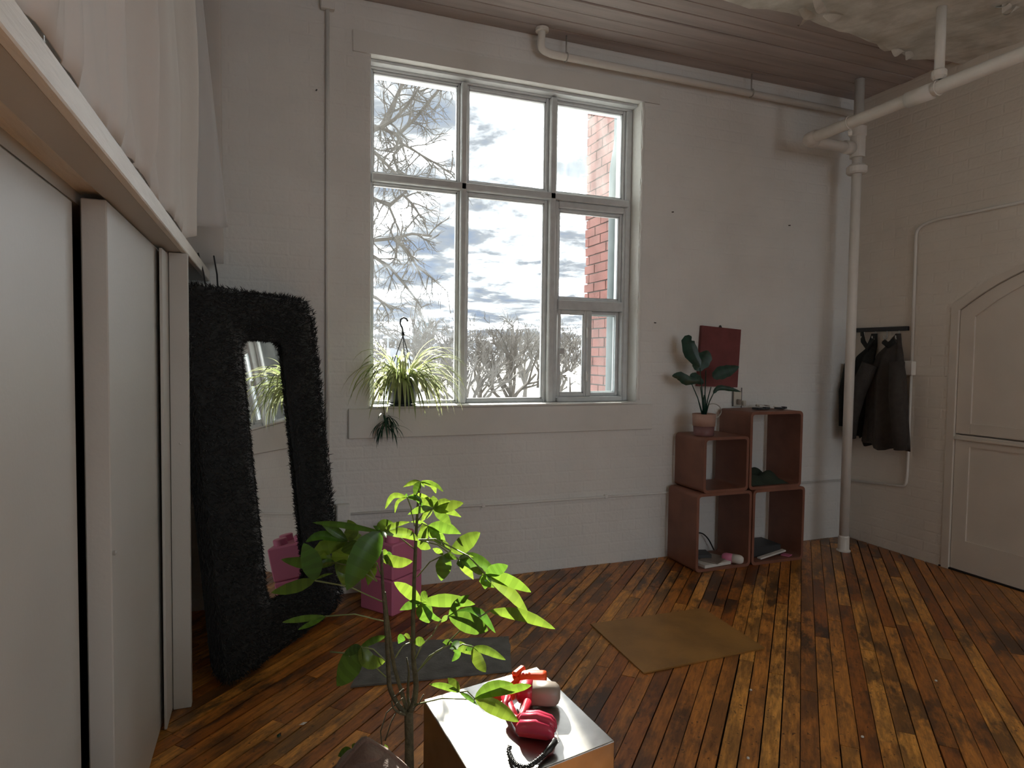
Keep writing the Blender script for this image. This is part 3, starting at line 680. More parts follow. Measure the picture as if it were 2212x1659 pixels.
# grey tower block, roof pavilion, lamp post
tb = empty('tower_block', (ony(915, 760, 300).x, 300, -4.6), 'hazy grey tower block behind the bare trees', 'building')
x_ = tb.location.x; MB().box(x_-4.4, 296, -4.6, x_+4.4, 304, 18.0).build('walls', M['concrete'], tb); MB().box(x_-2.5, 298, 18.0, x_+1.5, 302, 20.0).build('roof_plant', M['concrete'], tb)
for r_ in range(6):
    for c_ in range(4): MB().box(x_-3.8+c_*2.0, 295.9, 1.0+r_*2.8, x_-2.4+c_*2.0, 296.05, 2.4+r_*2.8).build('window', M['extgrey'], tb)
pv = ony(862, 745, 60); pav = empty('roof_pavilion', (pv.x, 60, -4.6), 'flat-roofed open pavilion on posts seen past the hanging basket hook', 'building')
zt = ony(862, 727, 60).z; zb = ony(862, 752, 60).z
MB().box(pv.x-1.35, 59, zt-0.16, pv.x+1.25, 61, zt).build('roof', M['concrete'], pav)
for s_ in (-1.15, -0.45, 1.0): MB().box(pv.x+s_-0.06, 59.2, zb, pv.x+s_+0.06, 59.4, zt-0.16).build('post', M['concrete'], pav)
MB().box(pv.x-1.0, 59, -4.6, pv.x+1.1, 61, zb).build('base', M['concrete'], pav)
lp = ony(1228, 815, 30); lamp = empty('lamp_post', (lp.x, 30, -4.6), 'white street lamp post with a conical cap beyond the window', 'lamp post')
MB().tube([(lp.x, 30, -4.6), (lp.x, 30, lp.z)], [0.07, 0.05], 8).build('pole', M['lampwhite'], lamp)
MB().lathe([(0.05, 0), (0.12, 0.03), (0.12, 0.12), (0.30, 0.14), (0.05, 0.30), (0.0, 0.34)], Matrix.Translation((lp.x, 30, lp.z)), 12).build('lantern', M['lampwhite'], lamp)

# ================================================================== loft platform and closet on the left
PF = -0.30; ZP0, ZP1 = 1.842, 1.897                       # platform front face, underside, top
loft = empty('loft_platform', (PF, 2.0, ZP0), 'white painted loft platform edge running above the closet doors', 'platform')
MB().box(PF-0.022, -3.2, ZP0, PF, YB-0.004, ZP1, bev=0.003).build('fascia_board', M['board'], loft)
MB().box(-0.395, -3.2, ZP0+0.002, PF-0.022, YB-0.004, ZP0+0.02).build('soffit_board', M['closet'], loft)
MB().box(XL+0.002, -3.2, ZP0+0.02, PF-0.022, YB-0.004, ZP1).build('deck', M['board'], loft)
MB().box(-0.62, -3.2, ZP0-0.012, -0.462, 2.95, ZP0+0.02).build('track', M['closet'], loft)
closet = empty('closet', (-0.42, 1.5, 0), 'white closet with tall sliding panel doors under the loft platform', 'closet')
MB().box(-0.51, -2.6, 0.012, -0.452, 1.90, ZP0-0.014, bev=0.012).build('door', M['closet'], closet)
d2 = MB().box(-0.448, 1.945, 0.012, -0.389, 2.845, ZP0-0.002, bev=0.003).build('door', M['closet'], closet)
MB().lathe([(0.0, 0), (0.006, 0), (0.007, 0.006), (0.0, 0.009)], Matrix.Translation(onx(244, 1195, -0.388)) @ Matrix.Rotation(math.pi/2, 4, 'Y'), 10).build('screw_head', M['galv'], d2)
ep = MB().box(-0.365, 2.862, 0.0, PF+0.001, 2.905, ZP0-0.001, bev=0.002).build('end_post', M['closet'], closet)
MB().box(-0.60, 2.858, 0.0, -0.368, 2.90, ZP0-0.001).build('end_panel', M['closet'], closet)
MB().box(-0.64, -2.6, 0.0, -0.60, 2.90, ZP0-0.014).build('back_panel', M['dark'], closet)
MB().box(-0.375, 2.70, 0.012, -0.366, 2.857, ZP0-0.01).build('scribe_strip', M['closet'], closet)
MB().lathe([(0, 0), (0.004, 0), (0.005, 0.003), (0, 0.004)], Matrix.Translation((-0.33, 2.861, ony(385, 958, 2.86).z)) @ Matrix.Rotation(math.pi/2, 4, 'X'), 8).build('nail_head', M['galv'], ep)

# curtain above the platform: gathered cotton hanging in deep folds
def curtain_fn(s, t):
    # s along y (near to far), t from ceiling (0) to hem (1)
    y = -0.4+3.40*s
    hem = ZP1+0.006+0.006*math.sin(31*s)+(0.05*max(0, (s-0.955))/0.045)
    z = 3.40+(hem-3.40)*t
    ph = 47*s+0.9*math.sin(3.1*t+2*s)+1.2*math.sin(11*s)
    amp = 0.030*(0.5+0.9*t)*(1-0.75*max(0, t-0.75)/0.25)
    x = PF-0.05+0.043*t+amp*math.sin(ph)+0.012*math.sin(2.3*ph+1.3*t)+0.006*math.sin(5.1*ph+4*t)
    if t > 0.86: x += 0.02*((t-0.86)/0.14)*(0.5+0.5*math.sin(60*s))*0.3
    x += 0.045*math.exp(-((s-0.965)/0.035)**2)*math.sin(math.pi*min(1, t)*0.9)
    if s < 0.93: x = min(x, PF-0.004+0.5*(1-t))
    return Vector((x, y, z))
cu = MB().grid(curtain_fn, 220, 46).build('curtain', M['curtain'], smooth=True, label='gathered white cotton curtain hanging in folds above the loft edge', cat='curtain')
sol = cu.modifiers.new('thick', 'SOLIDIFY'); sol.thickness = 0.003
MB().tube([(PF-0.05, -0.45, 3.41), (PF-0.05, 3.0, 3.41)], 0.012, 10).build('curtain_rod', M['galv'], smooth=True, label='thin metal rod carrying the white cotton curtain', cat='curtain rod')
# sheer panel and the flat hanging cloth beyond it
def sheer_fn(s, t):
    a = ony(385, -60, 3.16).lerp(ony(432, -60, 3.16), s); b = ony(385, 492, 3.16).lerp(ony(487, 489, 3.16), s)
    p = a.lerp(b, t); p.x += 0.010*t*t*s; p.y += 0.03*math.sin(7*s+2*t)*t
    return p
sh = MB().grid(sheer_fn, 30, 30).build('sheer_panel', M['sheer'], smooth=True, label='thin sheer white panel flaring out beside the gathered curtain', cat='curtain')
sol = sh.modifiers.new('thick', 'SOLIDIFY'); sol.thickness = 0.002
def flat_fn(s, t):
    a = ony(380, -60, 3.8).lerp(ony(476, -60, 3.8), s); b = ony(380, 566, 3.8).lerp(ony(483, 570, 3.8), s)
    p = a.lerp(b, t); p.y += 0.012*math.sin(6*s); return p
fl = MB().grid(flat_fn, 16, 20).build('hanging_cloth', M['curtain'], smooth=True, label='flat white cloth hanging against the brick wall at the end of the loft', cat='cloth')
sol = fl.modifiers.new('thick', 'SOLIDIFY'); sol.thickness = 0.003
cr_ = empty('power_cord', ony(450, 600, 3.45), 'pair of thin dark cords dangling from the loft edge to the fluffy mirror', 'cord')
for k, (a, b) in enumerate((((428, 560), (447, 612)), ((462, 566), (471, 612)))):
    A = ony(*a, 3.55); B = ony(*b, 3.4)
    MB().tube([A+Vector((0, 0, 0.03)), (A+B)/2+Vector((0.005, 0, -0.01)), B+Vector((0, 0, -0.05))], 0.004, 6).build('strand', M['blackmetal'], cr_, smooth=True)

# ================================================================== fluffy black mirror leaning in the corner
P2 = onz(742, 1308); AZ, TI = math.radians(35), math.radians(6.5)
mdr = Vector((math.sin(AZ), math.cos(AZ), 0)); mn0 = Vector((math.cos(AZ), -math.sin(AZ), 0))
mN = mn0*math.cos(TI)+Vector((0, 0, 1))*math.sin(TI); mU = -mn0*math.sin(TI)+Vector((0, 0, 1))*math.cos(TI)
mO = P2-mdr*1.03                                            # near bottom corner
MWd, MHt = 1.02, 1.755; GX0, GX1, GZ0, GZ1 = 0.345, 0.715, 0.225, 1.515
def mp_(u, v, n): return mO+mdr*u+mU*(v+0.018)+mN*n
mir = empty('standing_mirror', mp_(0.5, 0, 0), 'tall leaning mirror in a wide fluffy black fur frame', 'mirror')
def rrect(x0, y0, x1, y1, r, n=8):
    out = []
    for (cx_, cy_, a0) in ((x1-r, y0+r, -90), (x1-r, y1-r, 0), (x0+r, y1-r, 90), (x0+r, y0+r, 180)):
        for k in range(n+1):
            a = math.radians(a0+90*k/n); out.append((cx_+r*math.cos(a), cy_+r*math.sin(a)))
    return out
OUT = rrect(0.02, 0.0, MWd-0.02, MHt-0.02, 0.12); INN = rrect(GX0, GZ0, GX1, GZ1, 0.075)
fm = MB(); n_ = len(OUT)
prof = [(OUT, -0.055), (OUT, -0.01), ([((o[0]*0.7+i[0]*0.3), (o[1]*0.7+i[1]*0.3)) for o, i in zip(OUT, INN)], 0.03), ([((o[0]*0.3+i[0]*0.7), (o[1]*0.3+i[1]*0.7)) for o, i in zip(OUT, INN)], 0.03), (INN, 0.008), (INN, -0.02)]
v = [mp_(p_[0], p_[1], d) for ring, d in prof for p_ in ring]; f = []
for j in range(len(prof)-1):
    for i in range(n_): f.append((j*n_+i, j*n_+(i+1) % n_, (j+1)*n_+(i+1) % n_, (j+1)*n_+i))
fm.add(v, f); fm.build('frame', M['black_fur'], mir, smooth=True)
MB().add([mp_(p_[0], p_[1], -0.012) for p_ in rrect(GX0-0.02, GZ0-0.02, GX1+0.02, GZ1+0.02, 0.07)], [tuple(range(n_))]).build('mirror_glass', M['mirror'], mir)
MB().add([mp_(p_[0], p_[1], -0.056) for p_ in reversed(OUT)], [tuple(range(n_))]).build('backing', M['dark'], mir)
# fur strands
rf = random.Random(13); fur = MB(); FV = []; FF = []
def strand(b, d, L, w):
    s_ = d.cross(Vector((rf.gauss(0, 1), rf.gauss(0, 1), rf.gauss(0, 1)))).normalized()*w; k = len(FV)
    bend = Vector((rf.gauss(0, .3), rf.gauss(0, .3), rf.gauss(0, .3)-0.25))*L*0.35
    FV.extend([b-s_, b+s_, b+d*L*0.6+s_*0.7+bend*0.4, b+d*L*0.6-s_*0.7+bend*0.4, b+d*L+bend]); FF.extend([(k, k+1, k+2, k+3), (k+3, k+2, k+4)])
def lerp_ring(i, t):
    a = OUT[i]; b = INN[i]; return (a[0]+(b[0]-a[0])*t, a[1]+(b[1]-a[1])*t)
# length-weighted sampling round the ring
per = [math.dist(OUT[i], OUT[(i+1) % n_])+math.dist(INN[i], INN[(i+1) % n_]) for i in range(n_)]
idxs = rf.choices(range(n_), weights=per, k=30000)
for c_, i in enumerate(idxs):
    q = rf.random(); i2 = (i+1) % n_
    mode = rf.random(); t = rf.random() if mode < 0.55 else (0.0 if mode < 0.8 else 1.0)
    a = lerp_ring(i, t); b = lerp_ring(i2, t); u, vv = a[0]+(b[0]-a[0])*q, a[1]+(b[1]-a[1])*q
    ctr = (lerp_ring(i, 0.5)[0], lerp_ring(i, 0.5)[1])
    if t == 0.0: o2 = Vector((u-ctr[0], vv-ctr[1])).normalized(); dep = rf.uniform(-0.05, 0.02)
    elif t == 1.0: o2 = Vector((u-ctr[0], vv-ctr[1])).normalized(); dep = rf.uniform(-0.005, 0.012)
    else: o2 = Vector((rf.gauss(0, .5), rf.gauss(0, .5))); dep = 0.028*min(1, 4*t, 4*(1-t))
    d = (mdr*o2.x+mU*o2.y+mN*(0.35 if t in (0.0, 1.0) else 0.9)+Vector((rf.gauss(0, .3), rf.gauss(0, .3), rf.gauss(0, .3)))).normalized()
    L = rf.uniform(0.018, 0.038) if t != 1.0 else rf.uniform(0.012, 0.024)
    b_ = mp_(u, vv, dep)
    if b_.z < 0.03: d.z = abs(d.z)
    if (b_+d*L).y > YB-0.012: continue
    strand(b_, d, L, 0.0022)
fur.add(FV, FF); fur.build('fur', M['black_fur'], mir, kind='stuff')

# ================================================================== pink brick-shaped box
c = onz(848, 1334); pa = math.radians(37)
bxm = Matrix.Translation((c.x, c.y, 0)) @ Matrix.Rotation(pa, 4, 'Z')
pink = empty('storage_brick', (c.x, c.y+0.15, 0), 'pink toy-brick storage box standing on the floor by the mirror', 'storage box')
PS, PH = 0.25, 0.40
MB().box(0, 0, 0.0, PS, PS, PH*0.5-0.0015, bxm, bev=0.008).build('lower_box', M['pink'], pink)
MB().box(0, 0, PH*0.5+0.0015, PS, PS, PH, bxm, bev=0.008).build('upper_box', M['pink'], pink)
for i in range(2):
    for j in range(2): MB().lathe([(0.04, 0), (0.04, 0.034), (0.036, 0.038), (0, 0.038)], bxm @ Matrix.Translation((0.063+0.124*i, 0.063+0.124*j, PH)), 24).build('stud', M['pink'], pink)

# ================================================================== spider plant on the sill
rs = random.Random(17)
pc = ony(868, 862, 3.985); pot0 = Vector((pc.x, 3.955, 1.137))
sp = empty('spider_plant', pot0, 'spider plant with arching striped blades in a dark hanging pot', 'plant')
MB().lathe([(0.0, 0), (0.074, 0), (0.080, 0.004), (0.098, 0.135), (0.102, 0.14), (0.102, 0.155), (0.095, 0.155), (0.092, 0.135), (0.0, 0.132)], Matrix.Translation(pot0+Vector((0, 0, 0.012))), 28).build('pot', M['potdark'], sp, smooth=True)
MB().lathe([(0.0, 0.0), (0.078, 0), (0.090, 0.012), (0.086, 0.013), (0.074, 0.005), (0, 0.005)], Matrix.Translation(pot0), 24).build('saucer', M['potdark'], sp, smooth=True)
MB().lathe([(0.09, 0.146), (0.0, 0.152)], Matrix.Translation(pot0+Vector((0, 0, 0.012))), 20).build('soil', M['soil'], sp)
hk = MB(); hc = pot0+Vector((0, 0, 0))
htop = ony(873, 690, 3.985)
neck = Vector((pot0.x+0.005, 3.985, ony(872, 725, 3.985).z))
hk.tube([neck, neck+Vector((0, 0, 0.02))], 0.010, 10)
arc = [neck+Vector((0, 0, 0.02)), neck+Vector((-0.004, 0, 0.045)), neck+Vector((-0.018, 0, 0.075)), neck+Vector((-0.014, 0, 0.10)), neck+Vector((0.004, 0, 0.112)), neck+Vector((0.022, 0, 0.104)), neck+Vector((0.030, 0, 0.088))]
hk.tube(arc, 0.0055, 8)
for k in range(3):
    a = k*2.09+0.5; hk.tube([neck, pot0+Vector((math.cos(a)*0.098, math.sin(a)*0.098, 0.165))], 0.003, 6)
hk.build('hanger', M['blackmetal'], sp, smooth=True)
def blade(p, az, L, w, up_, droop, name, parent, material, lim=None):
    pts = []; n = 9; d = Vector((math.cos(az)*math.cos(up_), math.sin(az)*math.cos(up_), math.sin(up_))); q = p.copy()
    for i in range(n+1):
        pts.append(q.copy()); d = (d+Vector((0, 0, -droop*(0.4+i/n)))).normalized(); q = q+d*(L/n)
        if lim: q = lim(q)
    side = Vector((-math.sin(az), math.cos(az), 0)); mb = MB(); v = []; f = []
    for i, pt in enumerate(pts):
        t = i/n; ww = w*(0.55+0.9*t*(1-t)*2)*(1 if t < 0.75 else (1-t)/0.25*0.95+0.05)
        nn = Vector((0, 0, 1)); v += [pt-side*ww, pt-nn*ww*0.35, pt+side*ww]
    for i in range(n):
        for k in range(2): f.append((i*3+k, i*3+k+1, i*3+k+4, i*3+k+3))
    mb.add(v, f); return mb.build(name, material, parent, smooth=True)
def in_room(q):
    q.x = max(q.x, HX0+0.012) if q.y > YB-0.006 else q.x
    if q.y > 4.05: q.y = 4.05
    if q.y > YB-0.025 and q.z < 1.145: q.z = 1.145
    return q
top_ = pot0+Vector((0, 0, 0.165))
for k in range(230):
    az = rs.uniform(0, 2*math.pi)
    if math.sin(az) > 0.25 and rs.random() < 0.55: az = -az
    L = rs.uniform(0.20, 0.50)*(0.6 if math.sin(az) > 0.2 else 1)
    blade(top_+Vector((math.cos(az), math.sin(az), 0))*rs.uniform(0.01, 0.07), az+rs.uniform(-.25, .25), L, rs.uniform(0.0048, 0.0085), rs.uniform(0.10, 1.30), rs.uniform(0.20, 0.42), 'leaf', sp, M['blade'], in_room)
# plantlet hanging below the sill on its runner
b0 = ony(832, 905, 3.90)
MB().tube([top_+Vector((-0.05, -0.03, 0)), top_+Vector((-0.10, -0.10, 0.01)), ony(828, 870, 3.89), b0], 0.0035, 6).build('runner', M['stem'], sp, smooth=True)
for k in range(34):
    az = rs.uniform(-math.pi, 0.0) if k % 3 else rs.uniform(0, 6.28)
    blade(b0+Vector((rs.gauss(0, .012), -0.005, rs.uniform(-0.06, 0.03))), az, rs.uniform(0.09, 0.19), 0.0042, rs.uniform(-0.7, 0.5), rs.uniform(0.15, 0.36), 'leaf', sp, M['leaf_dark'], lambda q: Vector((q.x, min(q.y, YB-0.03), q.z)))

# ================================================================== pipes, conduits and boxes
def bent(pts, r=0.05, n=6):
    """polyline with rounded corners"""
    P = [Vector(p_) for p_ in pts]; out = [P[0]]
    for i in range(1, len(P)-1):
        a = (P[i-1]-P[i]); b = (P[i+1]-P[i]); k = min(r, a.length*0.45, b.length*0.45); A = P[i]+a.normalized()*k; B = P[i]+b.normalized()*k
        for j in range(n+1): t = j/n; out.append(A*(1-t)**2+P[i]*2*t*(1-t)+B*t*t)
    return out+[P[-1]]
# standpipe in the corner with the sprinkler main running into the room
PXY = (4.09, 3.63); ZM = 3.02; XM = 3.614
stand = empty('standpipe', (PXY[0], PXY[1], 0), 'white painted vertical standpipe from floor to ceiling in the corner', 'pipe')
MB().tube([(*PXY, 0.012), (*PXY, ZC-0.02)], 0.034, 16).build('pipe', M['pipe'], stand, smooth=True)
MB().lathe([(0.034, 0.0), (0.050, 0.0), (0.050, 0.008), (0.040, 0.012), (0.039, 0.11), (0.034, 0.12)], Matrix.Translation((*PXY, 0.0)), 20).build('floor_flange', M['pipe'], stand)
MB().lathe([(0.034, 0), (0.062, 0.0), (0.072, 0.012), (0.072, 0.05), (0.05, 0.07), (0.034, 0.075)], Matrix.Translation((*PXY, ZM-0.19)), 20).build('collar', M['pipe'], stand)
MB().lathe([(0.034, 0), (0.052, 0.0), (0.052, 0.15), (0.058, 0.16), (0.058, 0.22), (0.034, 0.225)], Matrix.Translation((*PXY, ZM-0.07)), 20).build('tee_fitting', M['pipe'], stand)
main = empty('sprinkler_pipe', (XM, 1.5, ZM), 'white sprinkler main running under the ceiling from the standpipe towards the room', 'pipe')
MB().tube(bent([(PXY[0]-0.045, PXY[1], ZM-0.01), (XM, PXY[1], ZM), (XM, -3.4, ZM+0.03)], 0.05), 0.038, 16).build('pipe', M['pipe'], main, smooth=True)
MB().tube(bent([(XM+0.07, PXY[1], ZM), (XM, PXY[1], ZM), (XM, PXY[1]-0.08, ZM)], 0.045), 0.048, 16).build('elbow', M['pipe'], main, smooth=True)
MB().tube([(PXY[0]-0.06, PXY[1], ZM-0.008), (PXY[0]-0.13, PXY[1], ZM-0.006)], 0.047, 16).build('coupling', M['pipe'], main, smooth=True)
MB().tube([(XM, 2.70, ZM), (XM, 2.86, ZM)], 0.047, 16).build('coupling', M['pipe'], main, smooth=True)
for (hy, hr) in ((3.27, 0.004), (2.67, 0.026)):
    MB().tube([(XM+0.042*math.cos(a), hy, ZM+0.004+0.042*math.sin(a)) for a in [2*math.pi*k/20 for k in range(21)]], 0.0045, 6).build('hanger_ring', M['pipe'], main, smooth=True)
    if hy < 3: MB().tube([(XM, hy, ZM+0.045), (XM, hy, ZC-0.055)], hr, 10).build('hanger_rod', M['pipe'], main, smooth=True)
MB().lathe([(0.0, -0.05), (0.012, -0.045), (0.014, -0.02), (0.006, 0.0)], Matrix.Translation((XM, 3.27, ZM-0.038)), 10).build('sprinkler_head', M['pipe'], main)
MB().lathe([(0.026, 0), (0.040, 0.02), (0.040, 0.05), (0.03, 0.06)], Matrix.Translation((XM, 2.67, ZM+0.045)), 14).build('hanger_socket', M['pipe'], main)
# pipe under the ceiling along the window wall
wp = empty('ceiling_pipe', (1.65, 3.86, 3.38), 'thin white pipe running along the top of the window wall', 'pipe')
MB().tube(bent([(1.625, 3.83, ZC-0.018), (1.625, 3.85, 3.40), (1.70, 3.86, 3.385), (4.40, 3.87, 3.385)], 0.06), 0.024, 14).build('pipe', M['pipe'], wp, smooth=True)
MB().lathe([(0.024, 0), (0.042, 0.0), (0.042, 0.02), (0.024, 0.025)], Matrix.Translation((1.625, 3.83, ZC-0.042)), 16).build('ceiling_flange', M['pipe'], wp)
for x in (1.81, 3.30):
    MB().tube([(x, 3.862, 3.36), (x, 3.862, ZC-0.018)], 0.005, 8).build('hanger_rod', M['galv'], wp, smooth=True)
    MB().tube([(x, 3.862+0.028*math.cos(a), 3.385+0.028*math.sin(a)) for a in [2*math.pi*k/16 for k in range(17)]], 0.004, 6).build('hanger_ring', M['galv'], wp, smooth=True)
# vertical conduit left of the window and the low conduit along the wall
vc = empty('conduit', (0.325, YB, 0.5), 'white vertical conduit on the brick wall left of the window', 'conduit')
MB().tube([(0.325, YB-0.014, 0.56), (0.325, YB-0.014, 3.42)], 0.012, 10).build('pipe', M['wall'], vc, smooth=True)
MB().box(0.285, YB-0.045, 3.42, 0.365, YB-0.001, 3.50, bev=0.006).build('junction_box', M['wall'], vc)
MB().box(0.375, YB-0.05, 0.455, 0.455, YB-0.001, 0.555, bev=0.006).build('socket_box', M['wall'], None, origin=(0.4, YB-0.03, 0.5), label='white painted socket box low on the wall beside the mirror', cat='socket')
lc = empty('conduit', (2.0, YB, 0.48), 'thin white conduit running low along the wall under the window', 'conduit')
MB().tube([(0.457, YB-0.010, 0.487), (1.5, YB-0.010, 0.480), (2.66, YB-0.010, 0.474), (4.44, YB-0.010, 0.47)], 0.0085, 8).build('pipe', M['wall'], lc, smooth=True)
for x in (1.30, 2.2): MB().box(x-0.012, YB-0.02, 0.466, x+0.012, YB-0.001, 0.494, bev=0.003).build('clip', M['wall'], lc)
rcd = empty('conduit', (XR, 3.42, 1.4), 'white conduit on the right wall rising from floor level and bending over the arched door', 'conduit')
xr = XR-0.012
MB().tube(bent([(xr, 3.925, 0.47), (xr, 3.41, 0.515), (xr, 3.40, 0.60), (xr, 3.40, 1.36)], 0.07), 0.010, 8).build('pipe', M['pipe'], rcd, smooth=True)
MB().tube(bent([(xr, 3.40, 1.44), (xr, 3.405, 2.42), (xr, 3.28, 2.455), (xr, 1.2, 2.46)], 0.09), 0.011, 8).build('pipe', M['pipe'], rcd, smooth=True)
MB().box(XR-0.045, 3.37, 1.345, XR-0.001, 3.435, 1.45, bev=0.005).build('switch_box', M['pipe'], rcd)
# wall debris: nails left in the brick
for k, (px, py) in enumerate(((1452, 458), (1704, 487), (1414, 697), (683, 195))):
    a = ony(px, py, YB-0.003); MB().tube([a+Vector((0, 0.002, 0)), a+Vector((0.002, -0.014, -0.002))], 0.004, 6).build('nail', M['blackmetal'], label='dark nail left in the painted brick wall', cat='nail', group='nails in the window wall')

# ================================================================== stacked brown shelf cubes
def shelf(x0, x1, z0, z1, y0, label, wth=0.02, M_=None):
    r = 0.03; sh_ = empty('shelf_cube', ((x0+x1)/2, y0+0.16, z0), label, 'shelf', 'brown shelf cubes')
    o_ = rrect(x0, z0, x1, z1, r, 4); i_ = rrect(x0+wth, z0+wth, x1-wth, z1-wth, r-0.012, 4); nn = len(o_); mb = MB()
    v = [Vector((p_[0], yy, p_[1])) for ring, yy in ((o_, y0), (o_, y0+0.33), (i_, y0+0.33), (i_, y0)) for p_ in ring]; f = []
    for j in range(4):
        for i in range(nn):
            j2 = (j+1) % 4; f.append((j*nn+(i+1) % nn, j*nn+i, j2*nn+i, j2*nn+(i+1) % nn))
    if M_ is not None: v = [M_ @ q for q in v]
    mb.add(v, f); b = mb.build('shell', M['shelf'], sh_); autosmooth(b, 50); return sh_
YS = 3.57
shelf(2.695, 3.155, 0.0, 0.536, YS, 'brown shelf cube on the floor holding papers and a capsule')
shelf(3.165, 3.632, 0.0, 0.536, YS, 'brown shelf cube on the floor holding dark books and a notebook')
shelf(2.742, 3.118, 0.537, 0.917, YS, 'smaller empty brown shelf cube under the potted plant')
shelf(3.125, 3.592, 0.537, 1.083, YS, 'topmost brown shelf cube with dark cloth folded inside')
# things on and in the shelves
def slab(name, c, sx_, sy_, sz_, rot, m_, label, cat, group=None, tilt=0.0):
    Mx = Matrix.Translation(c) @ Matrix.Rotation(rot, 4, 'Z') @ Matrix.Rotation(tilt, 4, 'Y')
    return MB().box(-sx_/2, -sy_/2, 0, sx_/2, sy_/2, sz_, Mx, bev=0.002).build(name, m_, label=label, cat=cat, group=group)
slab('paper_stack', (2.88, 3.68, 0.0215), 0.24, 0.20, 0.022, 0.1, M['paper'], 'pale stack of papers lying in the left floor shelf cube', 'papers')
slab('brochure', (2.92, 3.665, 0.0445), 0.20, 0.14, 0.006, 0.5, M['greyplastic'], 'thin brown brochure on the paper stack in the shelf', 'brochure')
slab('book', (2.83, 3.76, 0.0445), 0.20, 0.12, 0.03, -0.3, M['bookdark'], 'dark book lying behind the papers in the left floor shelf cube', 'book')
cap = empty('capsule', (3.05, 3.62, 0.022), 'pink and white pill-shaped capsule lying in the left floor shelf cube', 'capsule')
Mc = Matrix.Translation((3.035, 3.61, 0.022+0.032)) @ Matrix.Rotation(-0.9, 4, 'Z') @ Matrix.Rotation(math.pi/2, 4, 'Y')
hp = [(0.0, -0.075), (0.018, -0.072), (0.028, -0.06), (0.032, -0.045), (0.032, 0.0)]
MB().lathe(hp, Mc, 20).build('half', M['pink'], cap, smooth=True); MB().lathe([(r_, -z_) for r_, z_ in reversed(hp)], Mc, 20).build('half', M['paper'], cap, smooth=True)
MB().tube(bent([(2.74, 3.87, 0.03), (2.80, 3.875, 0.09), (2.90, 3.88, 0.17), (2.98, 3.885, 0.17), (3.04, 3.885, 0.12), (3.09, 3.88, 0.03)], 0.04), 0.005, 6).build('cable_loop', M['cord'], smooth=True, label='black cable looped behind the papers in the floor shelf cube', cat='cable')
slab('tray', (3.36, 3.76, 0.0215), 0.30, 0.20, 0.075, 0.0, M['bookdark'], 'dark grey box lying at the back of the right floor shelf cube', 'box')
slab('notebook', (3.40, 3.63, 0.036), 0.26, 0.035, 0.012, 0.12, M['paper'], 'white notebook edge in the right floor shelf cube', 'notebook', tilt=-0.10)
slab('card', (3.53, 3.625, 0.0215), 0.06, 0.06, 0.008, 0.4, M['pink'], 'small pale pink card in the right floor shelf cube', 'card')
# folded dark cloth
def cloth_fn(s, t):
    e_ = (1-abs(2*s-1)**4)*(1-abs(2*t-1)**4)
    return Vector((3.155+0.36*s, 3.60+0.26*t, 0.5585+max(0, e_)*(0.075+0.02*math.sin(9*s+3*t)+0.016*math.sin(14*t-5*s)+0.02*(t-0.5)-0.04*s*0.7)))
cl = MB().grid(cloth_fn, 28, 18); cl.grid(lambda s, t: Vector((3.155+0.36*s, 3.60+0.26*t, 0.5575)), 1, 1, flip=True)
cl.build('folded_cloth', M['darkcloth'], smooth=True, label='dark green cloth crumpled inside the topmost shelf cube', cat='cloth')
# odds and ends on top of the tall cube
for k, (x, y_, L, rot, tl_, m_, nm, lb) in enumerate(((3.33, 3.70, 0.14, 0.2, 0.02, 'bookdark', 'hand_tool', 'small dark tool lying on the topmost shelf cube'), (3.42, 3.72, 0.17, -0.35, 0.10, 'paper', 'folded_paper', 'folded white paper lying on the topmost shelf cube'), (3.50, 3.69, 0.12, 0.5, 0.03, 'bookdark', 'key_bunch', 'dark bunch of keys lying on the topmost shelf cube'), (3.46, 3.83, 0.10, 0.2, 0.12, 'greyplastic', 'folded_card', 'brown folded card lying on the topmost shelf cube'))):
    Mx = Matrix.Translation((x, y_, 1.086+L*0.5*abs(math.sin(tl_)))) @ Matrix.Rotation(rot, 4, 'Z') @ Matrix.Rotation(tl_, 4, 'Y'); mb = MB()
    mb.box(-L/2, -0.018, 0, L/2, 0.018, 0.010, Mx, bev=0.003); mb.box(-L/2, -0.03, 0.0, -L/4, 0.03, 0.014, Mx, bev=0.004); mb.box(L/6, -0.026, 0.002, L/2, 0.010, 0.018, Mx, bev=0.004)
    mb.build(nm, M[m_], label=lb, cat=nm.split('_')[1] if '_' in nm else nm)
